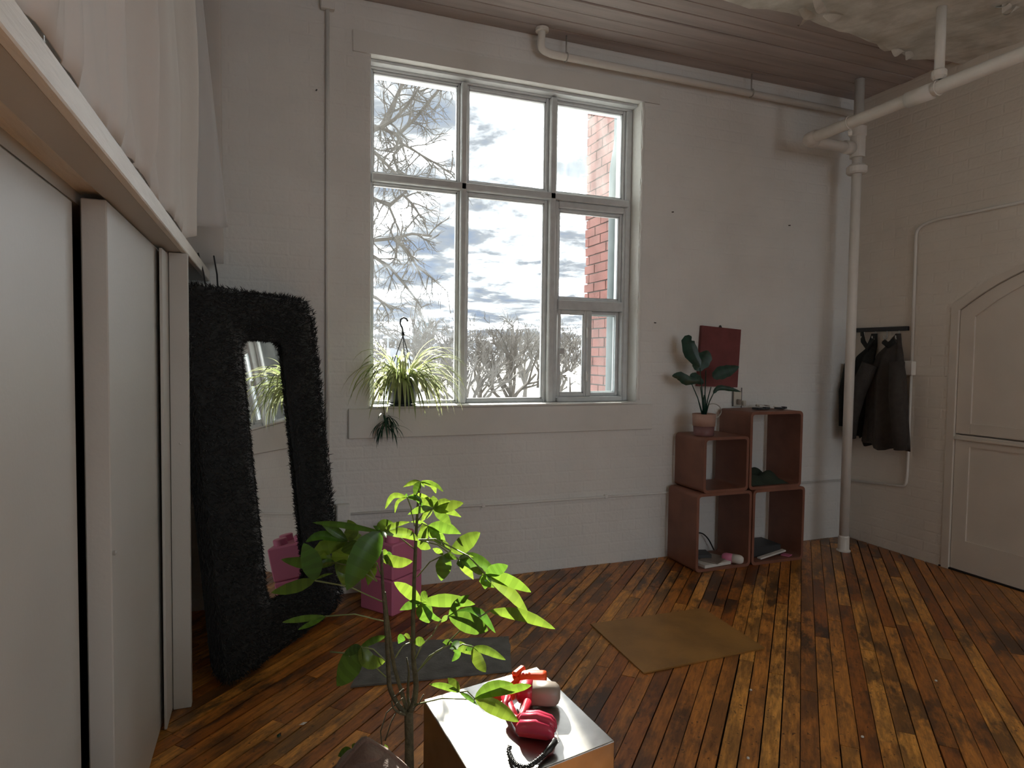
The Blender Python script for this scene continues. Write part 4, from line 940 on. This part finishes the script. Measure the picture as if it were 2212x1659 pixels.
# potted round-leaf plant on the small cube
pp = ony(1520, 935, 3.68); pp = Vector((pp.x, 3.68, 0.918))
jade = empty('potted_plant', pp, 'dark round-leaved plant in a two-tone clay pot on the small shelf cube', 'plant')
MB().lathe([(0.0, 0), (0.066, 0), (0.068, 0.004), (0.072, 0.066)], Matrix.Translation(pp), 28).build('pot_base', M['clay2'], jade, smooth=True)
MB().lathe([(0.072, 0.066), (0.076, 0.067), (0.080, 0.150), (0.074, 0.151), (0.070, 0.135), (0, 0.135)], Matrix.Translation(pp), 28).build('pot_rim', M['clay'], jade, smooth=True)
MB().lathe([(0.070, 0.136), (0.0, 0.142)], Matrix.Translation(pp), 20).build('soil', M['soil'], jade)
def px_leaf(pts, width, material, parent, depth, name='leaf', dtip=0.0, fold=0.25, tiltv=0.0, nseg=9, shape='oval', wav=0.0, rg=random):
    """leaf along pixel points at a distance from the camera (base, ..., tip), width in metres"""
    n = len(pts); P = [ond(p_[0], p_[1], depth+dtip*i/(n-1)) for i, p_ in enumerate(pts)]
    C = []
    for i in range(nseg+1):
        t = i/nseg*(n-1); k = min(int(t), n-2); u = t-k
        if n > 2:
            p0, p1, p2, p3 = P[max(k-1, 0)], P[k], P[k+1], P[min(k+2, n-1)]
            C.append(0.5*((2*p1)+(p2-p0)*u+(2*p0-5*p1+4*p2-p3)*u*u+(3*p1-p0-3*p2+p3)*u**3))
        else: C.append(P[0].lerp(P[1], u))
    if n == 2:
        L = (P[1]-P[0]).length
        for i in range(nseg+1): C[i] = C[i]+Vector((0, 0, 0.07*L*math.sin(math.pi*i/nseg)))
    mb = MB(); v = []; f = []
    for i in range(nseg+1):
        a = (C[min(i+1, nseg)]-C[max(i-1, 0)]).normalized(); vd = (C[i]-CAM).normalized(); b = vd.cross(a); b = b.normalized() if b.length > 1e-4 else RGT
        nm = a.cross(b).normalized()
        t = i/nseg
        if shape == 'oval': w = math.sin(math.pi*min(1, (t*0.96+0.02))**0.85)**0.8
        else: w = math.sin(math.pi*(t*0.98+0.01)**0.9)**0.95
        w = max(w, 0.03)*width/2*(1+wav*math.sin(i*2.3))
        bb = (b*math.cos(tiltv)+nm*math.sin(tiltv))
        cc = (nm*math.cos(tiltv)-b*math.sin(tiltv))
        for s_ in (-1, -0.5, 0, 0.5, 1): v.append(C[i]+bb*(w*s_)+cc*(abs(s_)*w*fold))
    for i in range(nseg):
        for k in range(4): f.append((i*5+k, i*5+k+1, (i+1)*5+k+1, (i+1)*5+k))
    mb.add(v, f); mb.attr = [(0.9 if (j//4) % 2 else 0.1) for j in range(len(f))]; return mb.build(name, material, parent, smooth=True)
dj = proj(pp)[2]
SC = dj/F_PX
for (pts, w) in (([(1512, 792), (1494, 765), (1486, 735), (1494, 727)], 27), ([(1503, 800), (1514, 782), (1524, 768), (1528, 757)], 32), ([(1510, 822), (1485, 822), (1468, 812), (1452, 812)], 19), ([(1520, 828), (1506, 820), (1498, 812), (1490, 812)], 17), ([(1540, 815), (1556, 806), (1575, 800), (1596, 792)], 25), ([(1541, 850), (1552, 838), (1575, 840), (1600, 846)], 10)):
    px_leaf(pts, w*SC*1.15, M['leaf_dark'], jade, dj, dtip=0.03, wav=0.08)
for (x, y_) in ((1494, 829), (1513, 836), (1525, 800), (1536, 836), (1543, 846), (1512, 795)):
    A = ond(x, y_, dj); B = pp+Vector((0.01*(x-1520)/20, 0, 0.14)); MB().tube([B, (A+B)/2+Vector((0.15*(A.x-B.x)*-0.6, 0, 0.01)), A], [0.006, 0.004, 0.003], 6).build('stalk', M['leaf_dark'], jade, smooth=True)
MB().lathe([(0.014, 0), (0.012, 0.10), (0.006, 0.14)], Matrix.Translation(pp+Vector((0, 0, 0.14))), 8).build('stem', M['leaf_dark'], jade, smooth=True)
# thin ring behind the pot
MB().tube([ony(1540+18*math.cos(a)*1.0, 888+16*math.sin(a), 3.76) for a in [2*math.pi*k/24 for k in range(25)]], 0.0035, 6).build('wire_ring', M['galv'], smooth=True, label='thin wire hoop leaning behind the clay pot', cat='hoop')
# canvas on the wall
a = ony(1517, 703, YB-0.03); b = ony(1601, 712, YB-0.03); d = ony(1507, 834, YB-0.03); e_ = ony(1593, 837, YB-0.03)
cv = empty('canvas', ((a.x+b.x)/2, YB-0.02, d.z), 'small blank red canvas hung on the brick wall above the shelves', 'canvas')
cm = MB()
q = [a, b, e_, d]; cm.add([Vector((p_.x, YB-0.03, p_.z)) for p_ in q]+[Vector((p_.x, YB-0.004, p_.z)) for p_ in q], [(3, 2, 1, 0), (0, 1, 5, 4), (1, 2, 6, 5), (2, 3, 7, 6), (3, 0, 4, 7)])
cm.build('cloth_face', M['red_canvas'], cv)
tp = (a+b)/2; MB().add([Vector((tp.x-0.012, YB-0.02, tp.z)), Vector((tp.x+0.012, YB-0.02, tp.z-0.003)), Vector((tp.x-0.002, YB-0.02, tp.z+0.018)), Vector((tp.x-0.012, YB-0.005, tp.z)), Vector((tp.x+0.012, YB-0.005, tp.z-0.003)), Vector((tp.x-0.002, YB-0.005, tp.z+0.018))], [(0, 1, 2), (3, 5, 4), (0, 2, 5, 3), (1, 4, 5, 2)]).build('hanging_tab', M['blackmetal'], cv)
# small thermostat-like box with wires above the shelves
c = ony(1594, 862, YB-0.02); th = empty('wall_socket', (c.x, YB-0.02, c.z), 'small ivory wall socket with plugged adapter above the shelf cubes', 'socket')
MB().box(c.x-0.035, YB-0.022, c.z-0.055, c.x+0.033, YB-0.001, c.z+0.055, bev=0.004).build('cover_plate', M['socket'], th)
MB().box(c.x-0.018, YB-0.05, c.z-0.04, c.x+0.01, YB-0.022, c.z+0.0, bev=0.005).build('adapter', M['greyplastic'], th)
MB().box(c.x+0.034, YB-0.045, c.z-0.05, c.x+0.06, YB-0.001, c.z-0.012, bev=0.004).build('adapter', M['socket'], th)
MB().tube([(c.x+0.04, YB-0.012, c.z+0.085), (c.x+0.04, YB-0.012, c.z-0.10)], 0.003, 6).build('wire', M['cord'], th)
MB().tube([(c.x-0.04, YB-0.010, c.z+0.09), (c.x-0.04, YB-0.010, c.z-0.055)], 0.003, 6).build('wire', M['cord'], th)

# ================================================================== coat rack and coats on the right wall
rack = empty('coat_rack', (XR, 3.68, 1.69), 'dark wall coat rail with small hooks by the corner', 'coat rack')
MB().box(XR-0.03, 3.435, 1.675, XR-0.001, 3.925, 1.708, bev=0.003).build('rail', M['blackmetal'], rack)
for hy in (3.50, 3.60, 3.70, 3.80, 3.88): MB().tube(bent([(XR-0.025, hy, 1.676), (XR-0.025, hy, 1.62), (XR-0.06, hy, 1.61), (XR-0.062, hy, 1.64)], 0.02), 0.005, 6).build('hook', M['galv'], rack, smooth=True)
def coat(label, levels, material, name='coat', seed=1):
    """levels: (z, y_far, y_near, thickness, fold amplitude) loft hanging on the wall"""
    rg = random.Random(seed); NS = 40; mb = MB(); rings = []; ph = rg.random()*6; K = 60
    zs = [l[0] for l in levels]
    for k in range(K+1):
        z = zs[0]+(zs[-1]-zs[0])*k/K
        for i in range(len(levels)-1):
            if levels[i][0] >= z >= levels[i+1][0]-1e-9: break
        t = (levels[i][0]-z)/max(1e-6, levels[i][0]-levels[i+1][0]); t = t*t*(3-2*t)*0.5+t*0.5
        L = [levels[i][j]+(levels[i+1][j]-levels[i][j])*t for j in range(5)]
        ring = []
        for s_ in range(NS):
            a = 2*math.pi*s_/NS; yy = (L[1]+L[2])/2+(L[1]-L[2])/2*math.cos(a); tt = (math.sin(a)+1)/2
            fo = L[4]*(math.sin(5.5*a+ph+0.8*k/K)+0.5*math.sin(11*a+2*ph-1.4*k/K))*max(0, math.sin(a))
            x = XR-0.006-L[3]*tt-fo
            zz = z + (0.018*math.sin(3*a+ph)+0.012*math.sin(7*a))*(k/K)**6
            ring.append(Vector((min(x, XR-0.005), yy, zz)))
        rings.append(ring)
    v = [q for r_ in rings for q in r_]; f = []
    for k in range(K):
        for s_ in range(NS): s2 = (s_+1) % NS; f.append((k*NS+s_, (k+1)*NS+s_, (k+1)*NS+s2, k*NS+s2))
    f.append(tuple(range(NS))); f.append(tuple(reversed(range(K*NS, (K+1)*NS))))
    mb.add(v, f); root = empty(name, (XR-0.06, (levels[-1][1]+levels[-1][2])/2, levels[-1][0]), label, 'coat', 'coats on the rail'); mb.build('body', material, root, smooth=True); return root
def sleeve(root, pts, r, material):
    return MB().tube([Vector(p_) for p_ in pts], r, 14).build('sleeve', material, root, smooth=True)
c1 = coat('charcoal wool coat hanging by its collar from the hook next to the switch conduit', [(1.655, 3.53, 3.49, 0.03, 0.0), (1.60, 3.56, 3.475, 0.06, 0.004), (1.48, 3.66, 3.44, 0.09, 0.01), (1.30, 3.72, 3.40, 0.11, 0.014), (1.05, 3.72, 3.37, 0.12, 0.018), (0.80, 3.745, 3.345, 0.12, 0.022)], M['coat'], seed=2)
sleeve(c1, [(XR-0.12, 3.66, 1.42), (XR-0.15, 3.73, 1.22), (XR-0.16, 3.78, 1.0), (XR-0.15, 3.80, 0.84)], [0.06, 0.062, 0.055, 0.05], M['coat'])
sleeve(c1, [(XR-0.11, 3.44, 1.44), (XR-0.14, 3.41, 1.2), (XR-0.14, 3.38, 0.96), (XR-0.13, 3.37, 0.80)], [0.05, 0.055, 0.05, 0.045], M['coat'])
MB().tube([(XR-0.10, 3.56, 1.59), (XR-0.115, 3.515, 1.565), (XR-0.10, 3.475, 1.60)], [0.02, 0.024, 0.02], 10).build('collar', M['coat2'], c1, smooth=True)
c2 = coat('black jacket hanging on the rail behind the standpipe', [(1.66, 3.74, 3.69, 0.03, 0.0), (1.56, 3.76, 3.68, 0.05, 0.004), (1.47, 3.86, 3.69, 0.06, 0.008), (1.25, 3.90, 3.72, 0.065, 0.010), (1.02, 3.915, 3.745, 0.07, 0.010), (0.86, 3.92, 3.76, 0.07, 0.012)], M['coat2'], seed=5)
MB().tube([(XR-0.03, 3.82, 1.67), (XR-0.06, 3.78, 1.60), (XR-0.08, 3.72, 1.545), (XR-0.07, 3.69, 1.62)], [0.012, 0.018, 0.02, 0.015], 10).build('collar', M['coat2'], c2, smooth=True)
sleeve(c2, [(XR-0.09, 3.885, 1.42), (XR-0.12, 3.895, 1.2), (XR-0.12, 3.89, 0.92)], [0.03, 0.034, 0.03], M['coat2'])

# ================================================================== boards on the floor
q = [onz(*p_) for p_ in ((1275, 1350), (1518, 1316), (1652, 1402), (1390, 1457))]
MB().prism([(p_.x, p_.y) for p_ in q], 2, 0.001, 0.008).build('floor_board', M['mat_brown'], label='thin scratched brown board lying flat on the wooden floor', cat='board')
q = [onz(1100, 1378), onz(1106, 1452), onz(757, 1487), onz(800, 1392)]
rg_ = random.Random(8); pl_ = []
for i in range(4):
    A, B = q[i], q[(i+1) % 4]
    for k in range(10): t = k/10; pl_.append((A.x+(B.x-A.x)*t+rg_.uniform(-.003, .003), A.y+(B.y-A.y)*t+rg_.uniform(-.003, .003)))
MB().prism(pl_, 2, 0.001, 0.009).build('floor_mat', M['mat_grey'], label='worn slate grey mat lying on the floor behind the steel cube', cat='mat')
for (px, py, az) in ((655, 1563, 0.3), (603, 1588, 1.2)):
    c = onz(px, py, 0.004); d = Vector((math.cos(az), math.sin(az), 0))*0.018; w = Vector((-d.y, d.x, 0))*0.5
    mm_ = M['paper'] if px == 655 else M['leaf_dark']
    MB().add([c-d, c-d*0.2-w, c+d, c+d*0.1+w, c+Vector((0, 0, 0.006))], [(0, 1, 4), (1, 2, 4), (2, 3, 4), (3, 0, 4)]).build('fallen_leaf', mm_, label='curled pale leaf fragment fallen on the floor planks' if px == 655 else 'dark fallen leaf lying on the floor planks', cat='leaf')
for (px, py) in ((1622, 1490), (1616, 1637), (2022, 1470), (1863, 1591)):
    c = onz(px, py, 0.003); MB().lathe([(0, 0), (0.006, 0), (0.005, 0.004), (0, 0.005)], Matrix.Translation(c-Vector((0, 0, 0.002))), 7).build('paint_chip', M['paper'], label='tiny white paint chip on the floor planks', cat='paint chip', group='paint chips on the floor')

# ================================================================== steel cube with the toys
ZT = 0.445
B_, L_, R_ = onz(1160, 1440, ZT), onz(915, 1511, ZT), onz(1328, 1600, ZT); F_ = L_+R_-B_
cube = empty('steel_cube', ((L_+R_)/2-Vector((0, 0, ZT))), 'brushed steel cube side table with scratched bright top', 'side table')
quad = [(p_.x, p_.y) for p_ in (B_, R_, F_, L_)]
cm = MB().prism(quad, 2, 0.0, ZT); cb_ = cm.build('body', M['steel'], cube)
bv = cb_.modifiers.new('bev', 'BEVEL'); bv.width = 0.003; bv.segments = 2
# orange toy pistol
def T(px, py, h): return onz(px, py, ZT+h)
toy = empty('toy_pistol', T(1150, 1490, 0), 'orange plastic toy pistol lying on the steel cube', 'toy')
def oriented(p0, p1):
    """matrix with local x from p0 to p1, z up-ish, origin p0"""
    x = (p1-p0); L = x.length; x.normalize(); y_ = Vector((0, 0, 1)).cross(x).normalized(); z_ = x.cross(y_)
    return Matrix(((x.x, y_.x, z_.x, p0.x), (x.y, y_.y, z_.y, p0.y), (x.z, y_.z, z_.z, p0.z), (0, 0, 0, 1))), L
def ell_loft(mb, secs, Mx, seg=16):
    v = []; f = []
    for (x, ry, rz, cy_, cz) in secs:
        for k in range(seg):
            a = 2*math.pi*k/seg; c_, s_ = math.cos(a), math.sin(a); pw = 0.75
            v.append(Mx @ Vector((x, cy_+ry*math.copysign(abs(c_)**pw, c_), cz+rz*math.copysign(abs(s_)**pw, s_))))
    n = len(secs)
    for i in range(n-1):
        for k in range(seg): k2 = (k+1) % seg; f.append((i*seg+k, i*seg+k2, (i+1)*seg+k2, (i+1)*seg+k))
    f.append(tuple(reversed(range(seg)))); f.append(tuple(range((n-1)*seg, n*seg)))
    return mb.add(v, f)
Mx, L = oriented(T(1118, 1476, 0.0), T(1180, 1482, 0.0))
ell_loft(MB(), [(0, .016, .014, 0, .017), (.01, .022, .018, 0, .020), (.03, .023, .019, 0, .021), (L-.012, .025, .021, 0, .023), (L-.003, .024, .020, 0, .023), (L, .018, .015, 0, .023)], Mx).build('grip', M['orange'], toy, smooth=True)
for (x, r_) in ((.018, .004), (.034, .008), (.056, .004)): MB().lathe([(0, 0), (r_, 0), (r_*0.9, 0.0015), (0, 0.0015)], Mx @ Matrix.Translation((x, -0.012, .0385)) @ Matrix.Rotation(0.35, 4, 'X'), 14).build('screw' if r_ < .006 else 'medallion', M['magenta'] if r_ < .006 else M['orange'], toy, smooth=True)
Mf, Lf = oriented(T(1092, 1498, 0.0), T(1130, 1466, 0.0))
fr = MB(); fr.box(0, -.014, 0.004, Lf, .014, .030, Mf, bev=.005); fr.box(Lf*0.45, -.010, .028, Lf, .010, .044, Mf, bev=.005); fr.build('frame', M['orange'], toy)
MB().tube([Mf @ Vector((Lf*0.25+.016*math.cos(a), -.022+.014*math.sin(a), .016)) for a in [2*math.pi*k/16 for k in range(17)]], .004, 8).build('trigger_guard', M['orange'], toy, smooth=True)
# red and grey toy with a capsule-shaped grip
toy2 = empty('toy_pistol', T(1150, 1530, 0), 'dark red toy pistol with a rounded warm grey grip on the steel cube', 'toy')
Mx, L = oriented(T(1116, 1518, 0.0), T(1210, 1524, 0.0))
ell_loft(MB(), [(L*0.36, .034, .030, 0, .033), (L*0.7, .034, .031, 0, .033), (L*0.88, .032, .029, 0, .033), (L*0.96, .025, .022, 0, .033), (L*1.0, .012, .010, 0, .033)], Mx, 20).build('grip', M['greyplastic'], toy2, smooth=True)
ell_loft(MB(), [(0.0, .016, .014, 0, .030), (L*0.06, .030, .027, 0, .033), (L*0.2, .0345, .0305, 0, .033), (L*0.362, .0345, .0305, 0, .033)], Mx, 20).build('body', M['red'], toy2, smooth=True)
Mf, Lf = oriented(T(1062, 1512, 0.0), T(1110, 1520, 0.0)); fr = MB()
fr.box(0, -.012, .004, Lf*0.5, .012, .024, Mf, bev=.004); fr.box(Lf*0.1, -.016, .010, Lf*0.3, .016, .032, Mf, bev=.004); fr.box(Lf*0.45, -.010, .012, Lf*1.05, .010, .034, Mf, bev=.004); fr.build('muzzle', M['orange'], toy2)
# pink one on top: grooved grip, red frame with open trigger guard
toy3 = empty('toy_pistol', T(1150, 1555, 0), 'glossy pink toy pistol with a grooved grip and red trigger guard on the steel cube', 'toy')
Mx, L = oriented(T(1120, 1582, 0.0), T(1200, 1594, 0.0))
for (cy_, cz, nm) in ((.021, .032, 'grip_ridge'), (.0, .037, 'grip_ridge'), (-.021, .030, 'grip_ridge')):
    ell_loft(MB(), [(0, .008, .010, cy_, cz-.004), (.008, .013, .016, cy_, cz), (L*0.5, .014, .019, cy_, cz+.004), (L*0.85, .013, .017, cy_, cz-.002), (L*0.97, .010, .012, cy_, cz-.010), (L, .005, .006, cy_, cz-.014)], Mx, 14).build(nm, M['magenta'], toy3, smooth=True)
ell_loft(MB(), [(-.004, .020, .010, 0, .016), (L*0.1, .030, .014, -.004, .016), (L*0.8, .030, .013, -.004, .016), (L*0.95, .02, .010, 0, .014)], Mx, 16).build('grip_core', M['red'], toy3, smooth=True)
g0, g1, g2, g3 = T(1096, 1506, .040), T(1090, 1530, .030), T(1118, 1556, .028), T(1140, 1516, .045)
MB().tube(bent([g0, g1, T(1100, 1545, .026), g2, T(1128, 1548, .040), g3], 0.012), 0.011, 10).build('trigger_guard', M['red'], toy3, smooth=True)
MB().tube([T(1092, 1505, .030), T(1106, 1540, .026), T(1124, 1572, .020)], [.014, .013, .012], 10).build('frame', M['red'], toy3, smooth=True)
# curly black cord hanging over the cube edge
cord = empty('coiled_cord', T(1190, 1615, 0), 'coiled black cord with a rubber end looped over the steel cube edge', 'cord')
pts = bent([T(1196, 1603, .02), T(1183, 1622, .012), T(1165, 1640, .010), T(1140, 1658, .010), T(1118, 1655, .010), T(1104, 1640, .010), T(1098, 1622, .010), T(1102, 1612, .010)], 0.03)
hel = []; tot = 0.0
for i in range(len(pts)-1):
    A, Bq = pts[i], pts[i+1]; dd = (Bq-A); n = max(2, int(dd.length/0.0011)); t_ = dd.normalized(); u_ = t_.orthogonal().normalized(); w_ = t_.cross(u_)
    u_ = (Vector((0, 0, 1))-t_*t_.z).normalized(); w_ = t_.cross(u_)
    for k in range(n):
        a = tot*2*math.pi/0.0052; hel.append(A+dd*(k/n)+(u_*math.cos(a)+w_*math.sin(a))*0.0052); tot += dd.length/n
MB().tube(hel, 0.0021, 5, cap=False).build('coil', M['cord'], cord, smooth=True)
MB().tube([T(1199, 1600, .022), T(1186, 1618, .014), T(1174, 1632, .010)], [.009, .009, .006], 12).build('strain_relief', M['cord'], cord, smooth=True)
MB().tube(bent([T(1193, 1562, .03), T(1203, 1580, .03), T(1207, 1604, .02), T(1200, 1606, .02)], 0.02), 0.0014, 6).build('wire', M['galv'], cord, smooth=True)

# ================================================================== money tree
rm = random.Random(23)
tb_ = ony(887, 1640, 1.62); DM = proj(tb_)[2]; base = Vector((tb_.x, 1.62, 0))
mt = empty('money_tree', base, 'sunlit money tree with palm-like fans of green leaves beside the steel cube', 'plant')
MB().lathe([(0.0, 0), (0.062, 0), (0.064, 0.004), (0.082, 0.15), (0.086, 0.155), (0.086, 0.17), (0.079, 0.17), (0.076, 0.15), (0, 0.148)], Matrix.Translation(base), 28).build('pot', M['clay'], mt, smooth=True)
MB().lathe([(0.075, 0.152), (0, 0.158)], Matrix.Translation(base), 20).build('soil', M['soil'], mt)
def pd(x, y, dd=0.0): return ond(x, y, DM+dd)
def c8(x, y): return (580+x/3.456, 1000+y/3.456)
def c7(x, y): return (700+x/3.16, 1350+y/3.16)
fork = pd(883, 1540)
MB().tube([base+Vector((0, 0, 0.13)), pd(884, 1659), pd(884, 1600), fork, fork+Vector((0, 0, 0.006))], [.017, .0125, .0115, .0118, .008], 12).build('trunk', M['bark'], mt, smooth=True)
def branch(pts, r0, r1, dds, name='branch'):
    P = [pd(x, y, d) for (x, y), d in zip(pts, dds)]; n = len(P)
    return MB().tube(bent(P, 0.03), [r0+(r1-r0)*i/(len(bent(P, 0.03))-1) for i in range(len(bent(P, 0.03)))], 8).build(name, M['bark'], mt, smooth=True)
branch([(882, 1545), (864, 1530), (841, 1490), (838, 1430), (832, 1320), (826, 1260), (824, 1190)], .0075, .0035, (0, 0, -.02, -.04, -.05, -.06, -.06))
branch([(884, 1540), (893, 1525), (900, 1480), (893, 1430), (892, 1320), (897, 1200), (900, 1130), (904, 1072), (908, 1042)], .0085, .0025, (0, 0, .02, .03, .04, .05, .05, .05, .05))
branch([(882, 1540), (872, 1510), (851, 1440), (838, 1350), (830, 1280)], .006, .0045, (0, .02, .02, -.02, -.05))
branch([(886, 1540), (880, 1500), (884, 1450), (878, 1420)], .005, .002, (0, .05, .07, .08))
branch([(880, 1545), (862, 1540), (849, 1530), (846, 1515)], .0035, .002, (0, -.03, -.05, -.06))
for pts in ([(893, 1530), (905, 1520), (915, 1500)], [(846, 1510), (858, 1500), (872, 1488)], [(826, 1620), (822, 1580), (835, 1540), (870, 1508)], [(832, 1600), (845, 1560), (855, 1540)]):
    MB().tube([pd(x, y, -.03) for x, y in pts], .0016, 6).build('twig', M['bark'], mt, smooth=True)
PXM = DM/F_PX
def petiole(a, b, da=0.0, db=0.0, r=.0018):
    A, B = pd(*a, da), pd(*b, db); m_ = (A+B)/2+Vector((0, 0, 0.012)); MB().tube([A, m_, B], [r*1.2, r, r*0.9], 6).build('petiole', M['stem'], mt, smooth=True)
def fan(center, tips, dd, spread=0.05, conv=c8):
    for t in tips:
        (tx, ty, w) = t[:3]; mid = t[3:] ; c_ = conv(*center); pts = [c_]
        for k in range(0, len(mid), 2): pts.append(conv(mid[k], mid[k+1]))
        pts.append(conv(tx, ty)); sc_ = 3.456 if conv is c8 else 3.16
        px_leaf(pts, w/sc_*PXM*1.08, M['leaf'], mt, DM+dd, dtip=rm.uniform(-spread, spread), fold=rm.uniform(0.05, 0.35), tiltv=rm.uniform(-0.5, 0.5), shape='lance', wav=0.03)
fan((1135, 140), [(1005, 180, 40), (1085, 240, 55), (1165, 182, 24), (1250, 228, 45, 1220, 160), (1305, 215, 30, 1240, 160)], .05)
fan((1035, 255), [(870, 345, 40, 930, 245), (943, 375, 26, 965, 290), (1150, 325, 40, 1110, 265), (1220, 275, 30, 1130, 240), (1022, 232, 20)], .0)
fan((1228, 338), [(1040, 385, 52), (1128, 258, 75), (1230, 245, 70), (1357, 285, 70), (1455, 300, 95, 1330, 325), (1440, 405, 55), (1365, 468, 75), (1140, 440, 50)], .02)
fan((1190, 470), [(1210, 640, 90, 1140, 590), (1290, 620, 80), (1436, 530, 90), (1330, 625, 75), (1060, 440, 30), (1120, 520, 60)], .10)
fan((838, 515), [(330, 445, 42, 540, 462), (930, 445, 95, 870, 465), (1062, 440, 36), (585, 950, 190, 720, 690), (1122, 578, 70, 1020, 520), (880, 560, 30), (780, 470, 26)], -.10)
fan((592, 582), [(278, 590, 62, 400, 540), (390, 452, 66), (592, 425, 96, 620, 500), (480, 742, 110, 390, 650), (640, 690, 130), (560, 800, 120, 535, 690), (695, 540, 60)], -.03)
fan((500, 745), [(95, 720, 88, 290, 745), (362, 778, 60), (575, 930, 75, 560, 840), (640, 830, 90)], -.02)
fan((345, 875), [(262, 600, 130, 320, 740), (20, 968, 85, 190, 925), (485, 825, 18)], -.12, 0.02)
fan((780, 740), [(690, 850, 70), (742, 915, 85), (790, 790, 60), (820, 610, 70), (700, 870, 60)], .02)
fan((860, 690), [(930, 700, 50), (1075, 735, 82, 960, 740), (880, 650, 40), (885, 760, 46)], .03)
fan((1305, 690), [(1290, 880, 115, 1310, 780), (1225, 640, 40), (1405, 720, 46)], .0)
fan((1360, 655), [(1580, 520, 132, 1460, 600), (1280, 570, 40), (1345, 740, 40)], .08)
fan((1420, 720), [(1690, 800, 130, 1550, 730), (1530, 870, 75), (1450, 790, 56), (1530, 700, 36)], .02)
fan((1622, 832), [(1787, 765, 92, 1700, 800), (1960, 965, 92, 1790, 880), (1942, 1130, 92, 1800, 960), (1615, 945, 80), (1690, 930, 50, 1600, 880), (1500, 790, 50)], -.06)
fan((1140, 1042), [(938, 890, 90, 1040, 960), (1186, 985, 85), (980, 1100, 62), (1200, 1195, 118, 1170, 1120), (1542, 1055, 95, 1340, 1030), (1300, 1180, 40, 1230, 1150), (1090, 1090, 50)], .03)
fan((1345, 1140), [(1500, 985, 60), (1640, 1250, 130, 1500, 1200), (1695, 1270, 62, 1560, 1110), (1290, 1190, 34)], -.08)
fan((1650, 1105), [(2140, 1240, 78, 1900, 1140)], -.10, 0.02)
fan((425, 1145), [(103, 1190, 44, 250, 1165), (220, 1246, 38, 320, 1200)], -.08, 0.02)
fan((690, 1370), [(510, 1665, 180, 590, 1520), (870, 1482, 100, 750, 1480), (556, 1440, 70), (880, 1292, 50, 790, 1320), (720, 1480, 90)], -.07)
fan((1370, 1345), [(1405, 1395, 80), (1368, 1482, 52, 1410, 1420), (1532, 1435, 66), (1300, 1340, 40)], -.02)
fan((1530, 1375), [(1770, 1470, 62, 1640, 1400), (1622, 1562, 84, 1570, 1480), (1470, 1400, 40)], -.03)
fan((1010, 1290), [(970, 1350, 60), (1060, 1310, 36)], .03); fan((1085, 1345), [(1168, 1338, 66)], .03)
fan((925, 460), [(720, 405, 40, 820, 420), (845, 360, 56), (1050, 550, 30)], -.06, .03, c7)
fan((1030, 500), [(1290, 402, 80, 1150, 430), (1415, 412, 56, 1300, 440), (1330, 660, 100, 1180, 560)], -.05, .03, c7)
fan((200, 860), [(95, 895, 70), (240, 815, 60)], -.02, .02, c7); fan((440, 905), [(415, 815, 34)], -.02, .01, c7)
for (a, b, da, db) in (((1035, 255), (1090, 470), 0, .05), ((1228, 338), (1110, 440), .02, .05), ((838, 515), (1085, 640), -.10, .05), ((592, 582), (810, 885), -.03, -.05), ((500, 745), (810, 885), -.02, -.05), ((345, 878), (850, 1037), -.12, -.05), ((1305, 690), (1110, 850), 0, .05), ((1360, 655), (1105, 570), .08, .05), ((1420, 720), (1105, 570), .02, .05), ((1622, 832), (1370, 630), -.06, .04), ((1370, 630), (1120, 572), .04, .05), ((1140, 1042), (1090, 1100), .03, .04), ((1345, 1140), (1220, 1290), -.08, .0), ((1220, 1290), (1085, 1480), 0, .03), ((1650, 1105), (1290, 1390), -.10, 0), ((1290, 1390), (1110, 1560), 0, .03), ((425, 1145), (860, 1182), -.08, -.05), ((690, 1370), (875, 1480), -.07, -.04), ((690, 1490), (900, 1620), -.05, 0), ((1370, 1345), (1130, 1540), -.02, .02), ((1530, 1375), (1370, 1400), -.03, -.02), ((860, 690), (848, 830), .03, -.05), ((780, 740), (845, 850), .02, -.05), ((460, 1410), (690, 1500), -.05, -.05), ((1010, 1290), (1060, 1345), .03, .03), ((945, 1455), (1060, 1340), 0, .04), ((1190, 470), (1100, 500), .10, .05)):
    petiole(c8(*a), c8(*b), da, db)
petiole(c7(925, 460), c7(1030, 505), -.06, -.05); petiole(c7(590, 552), c7(1030, 510), 0, -.05)

# ================================================================== brown ribbed cushion in the foreground
cpk = ony(795, 1604, 1.36)
cu_ = empty('cushion', (cpk.x, 1.36, 0), 'brown ribbed corduroy cushion standing on its corner before the plant', 'cushion')
HZ = cpk.z/2
def cush(s, t, side):
    u, v_ = 2*s-1, 2*t-1; pu = (1-abs(u)**3)*(1-abs(v_)**3); th_ = 0.075*max(0, pu)**0.55
    rib = 0.028*abs(math.sin((v_+u)*0.5*math.pi*7+0.35*abs(v_-u)))**0.6*min(1, (1-abs(u)**10)*(1-abs(v_)**10)*3)
    w = HZ*0.985/0.84; u = u*(1-0.16*v_*v_); v_ = v_*(1-0.16*u*u)
    a = (u-v_)*0.5; b_ = (u+v_)*0.5                        # diamond: corner up
    return Vector((cpk.x+a*w*0.66, 1.36+side*(th_+rib), HZ+b_*w*1.0*1.02))
cm = MB().grid(lambda s, t: cush(s, t, -1), 110, 110); cm.grid(lambda s, t: cush(s, t, 1), 60, 60, flip=True)
cm.build('cover', M['cushion'], cu_, smooth=True)
MB().tube([cush(*p_, 0)+Vector((0, 0, 0)) for p_ in ([(i/20, 0) for i in range(21)]+[(1, i/20) for i in range(21)]+[(1-i/20, 1) for i in range(21)]+[(0, 1-i/20) for i in range(21)])], 0.005, 6, cap=False).build('piping', M['cushion'], cu_, smooth=True)
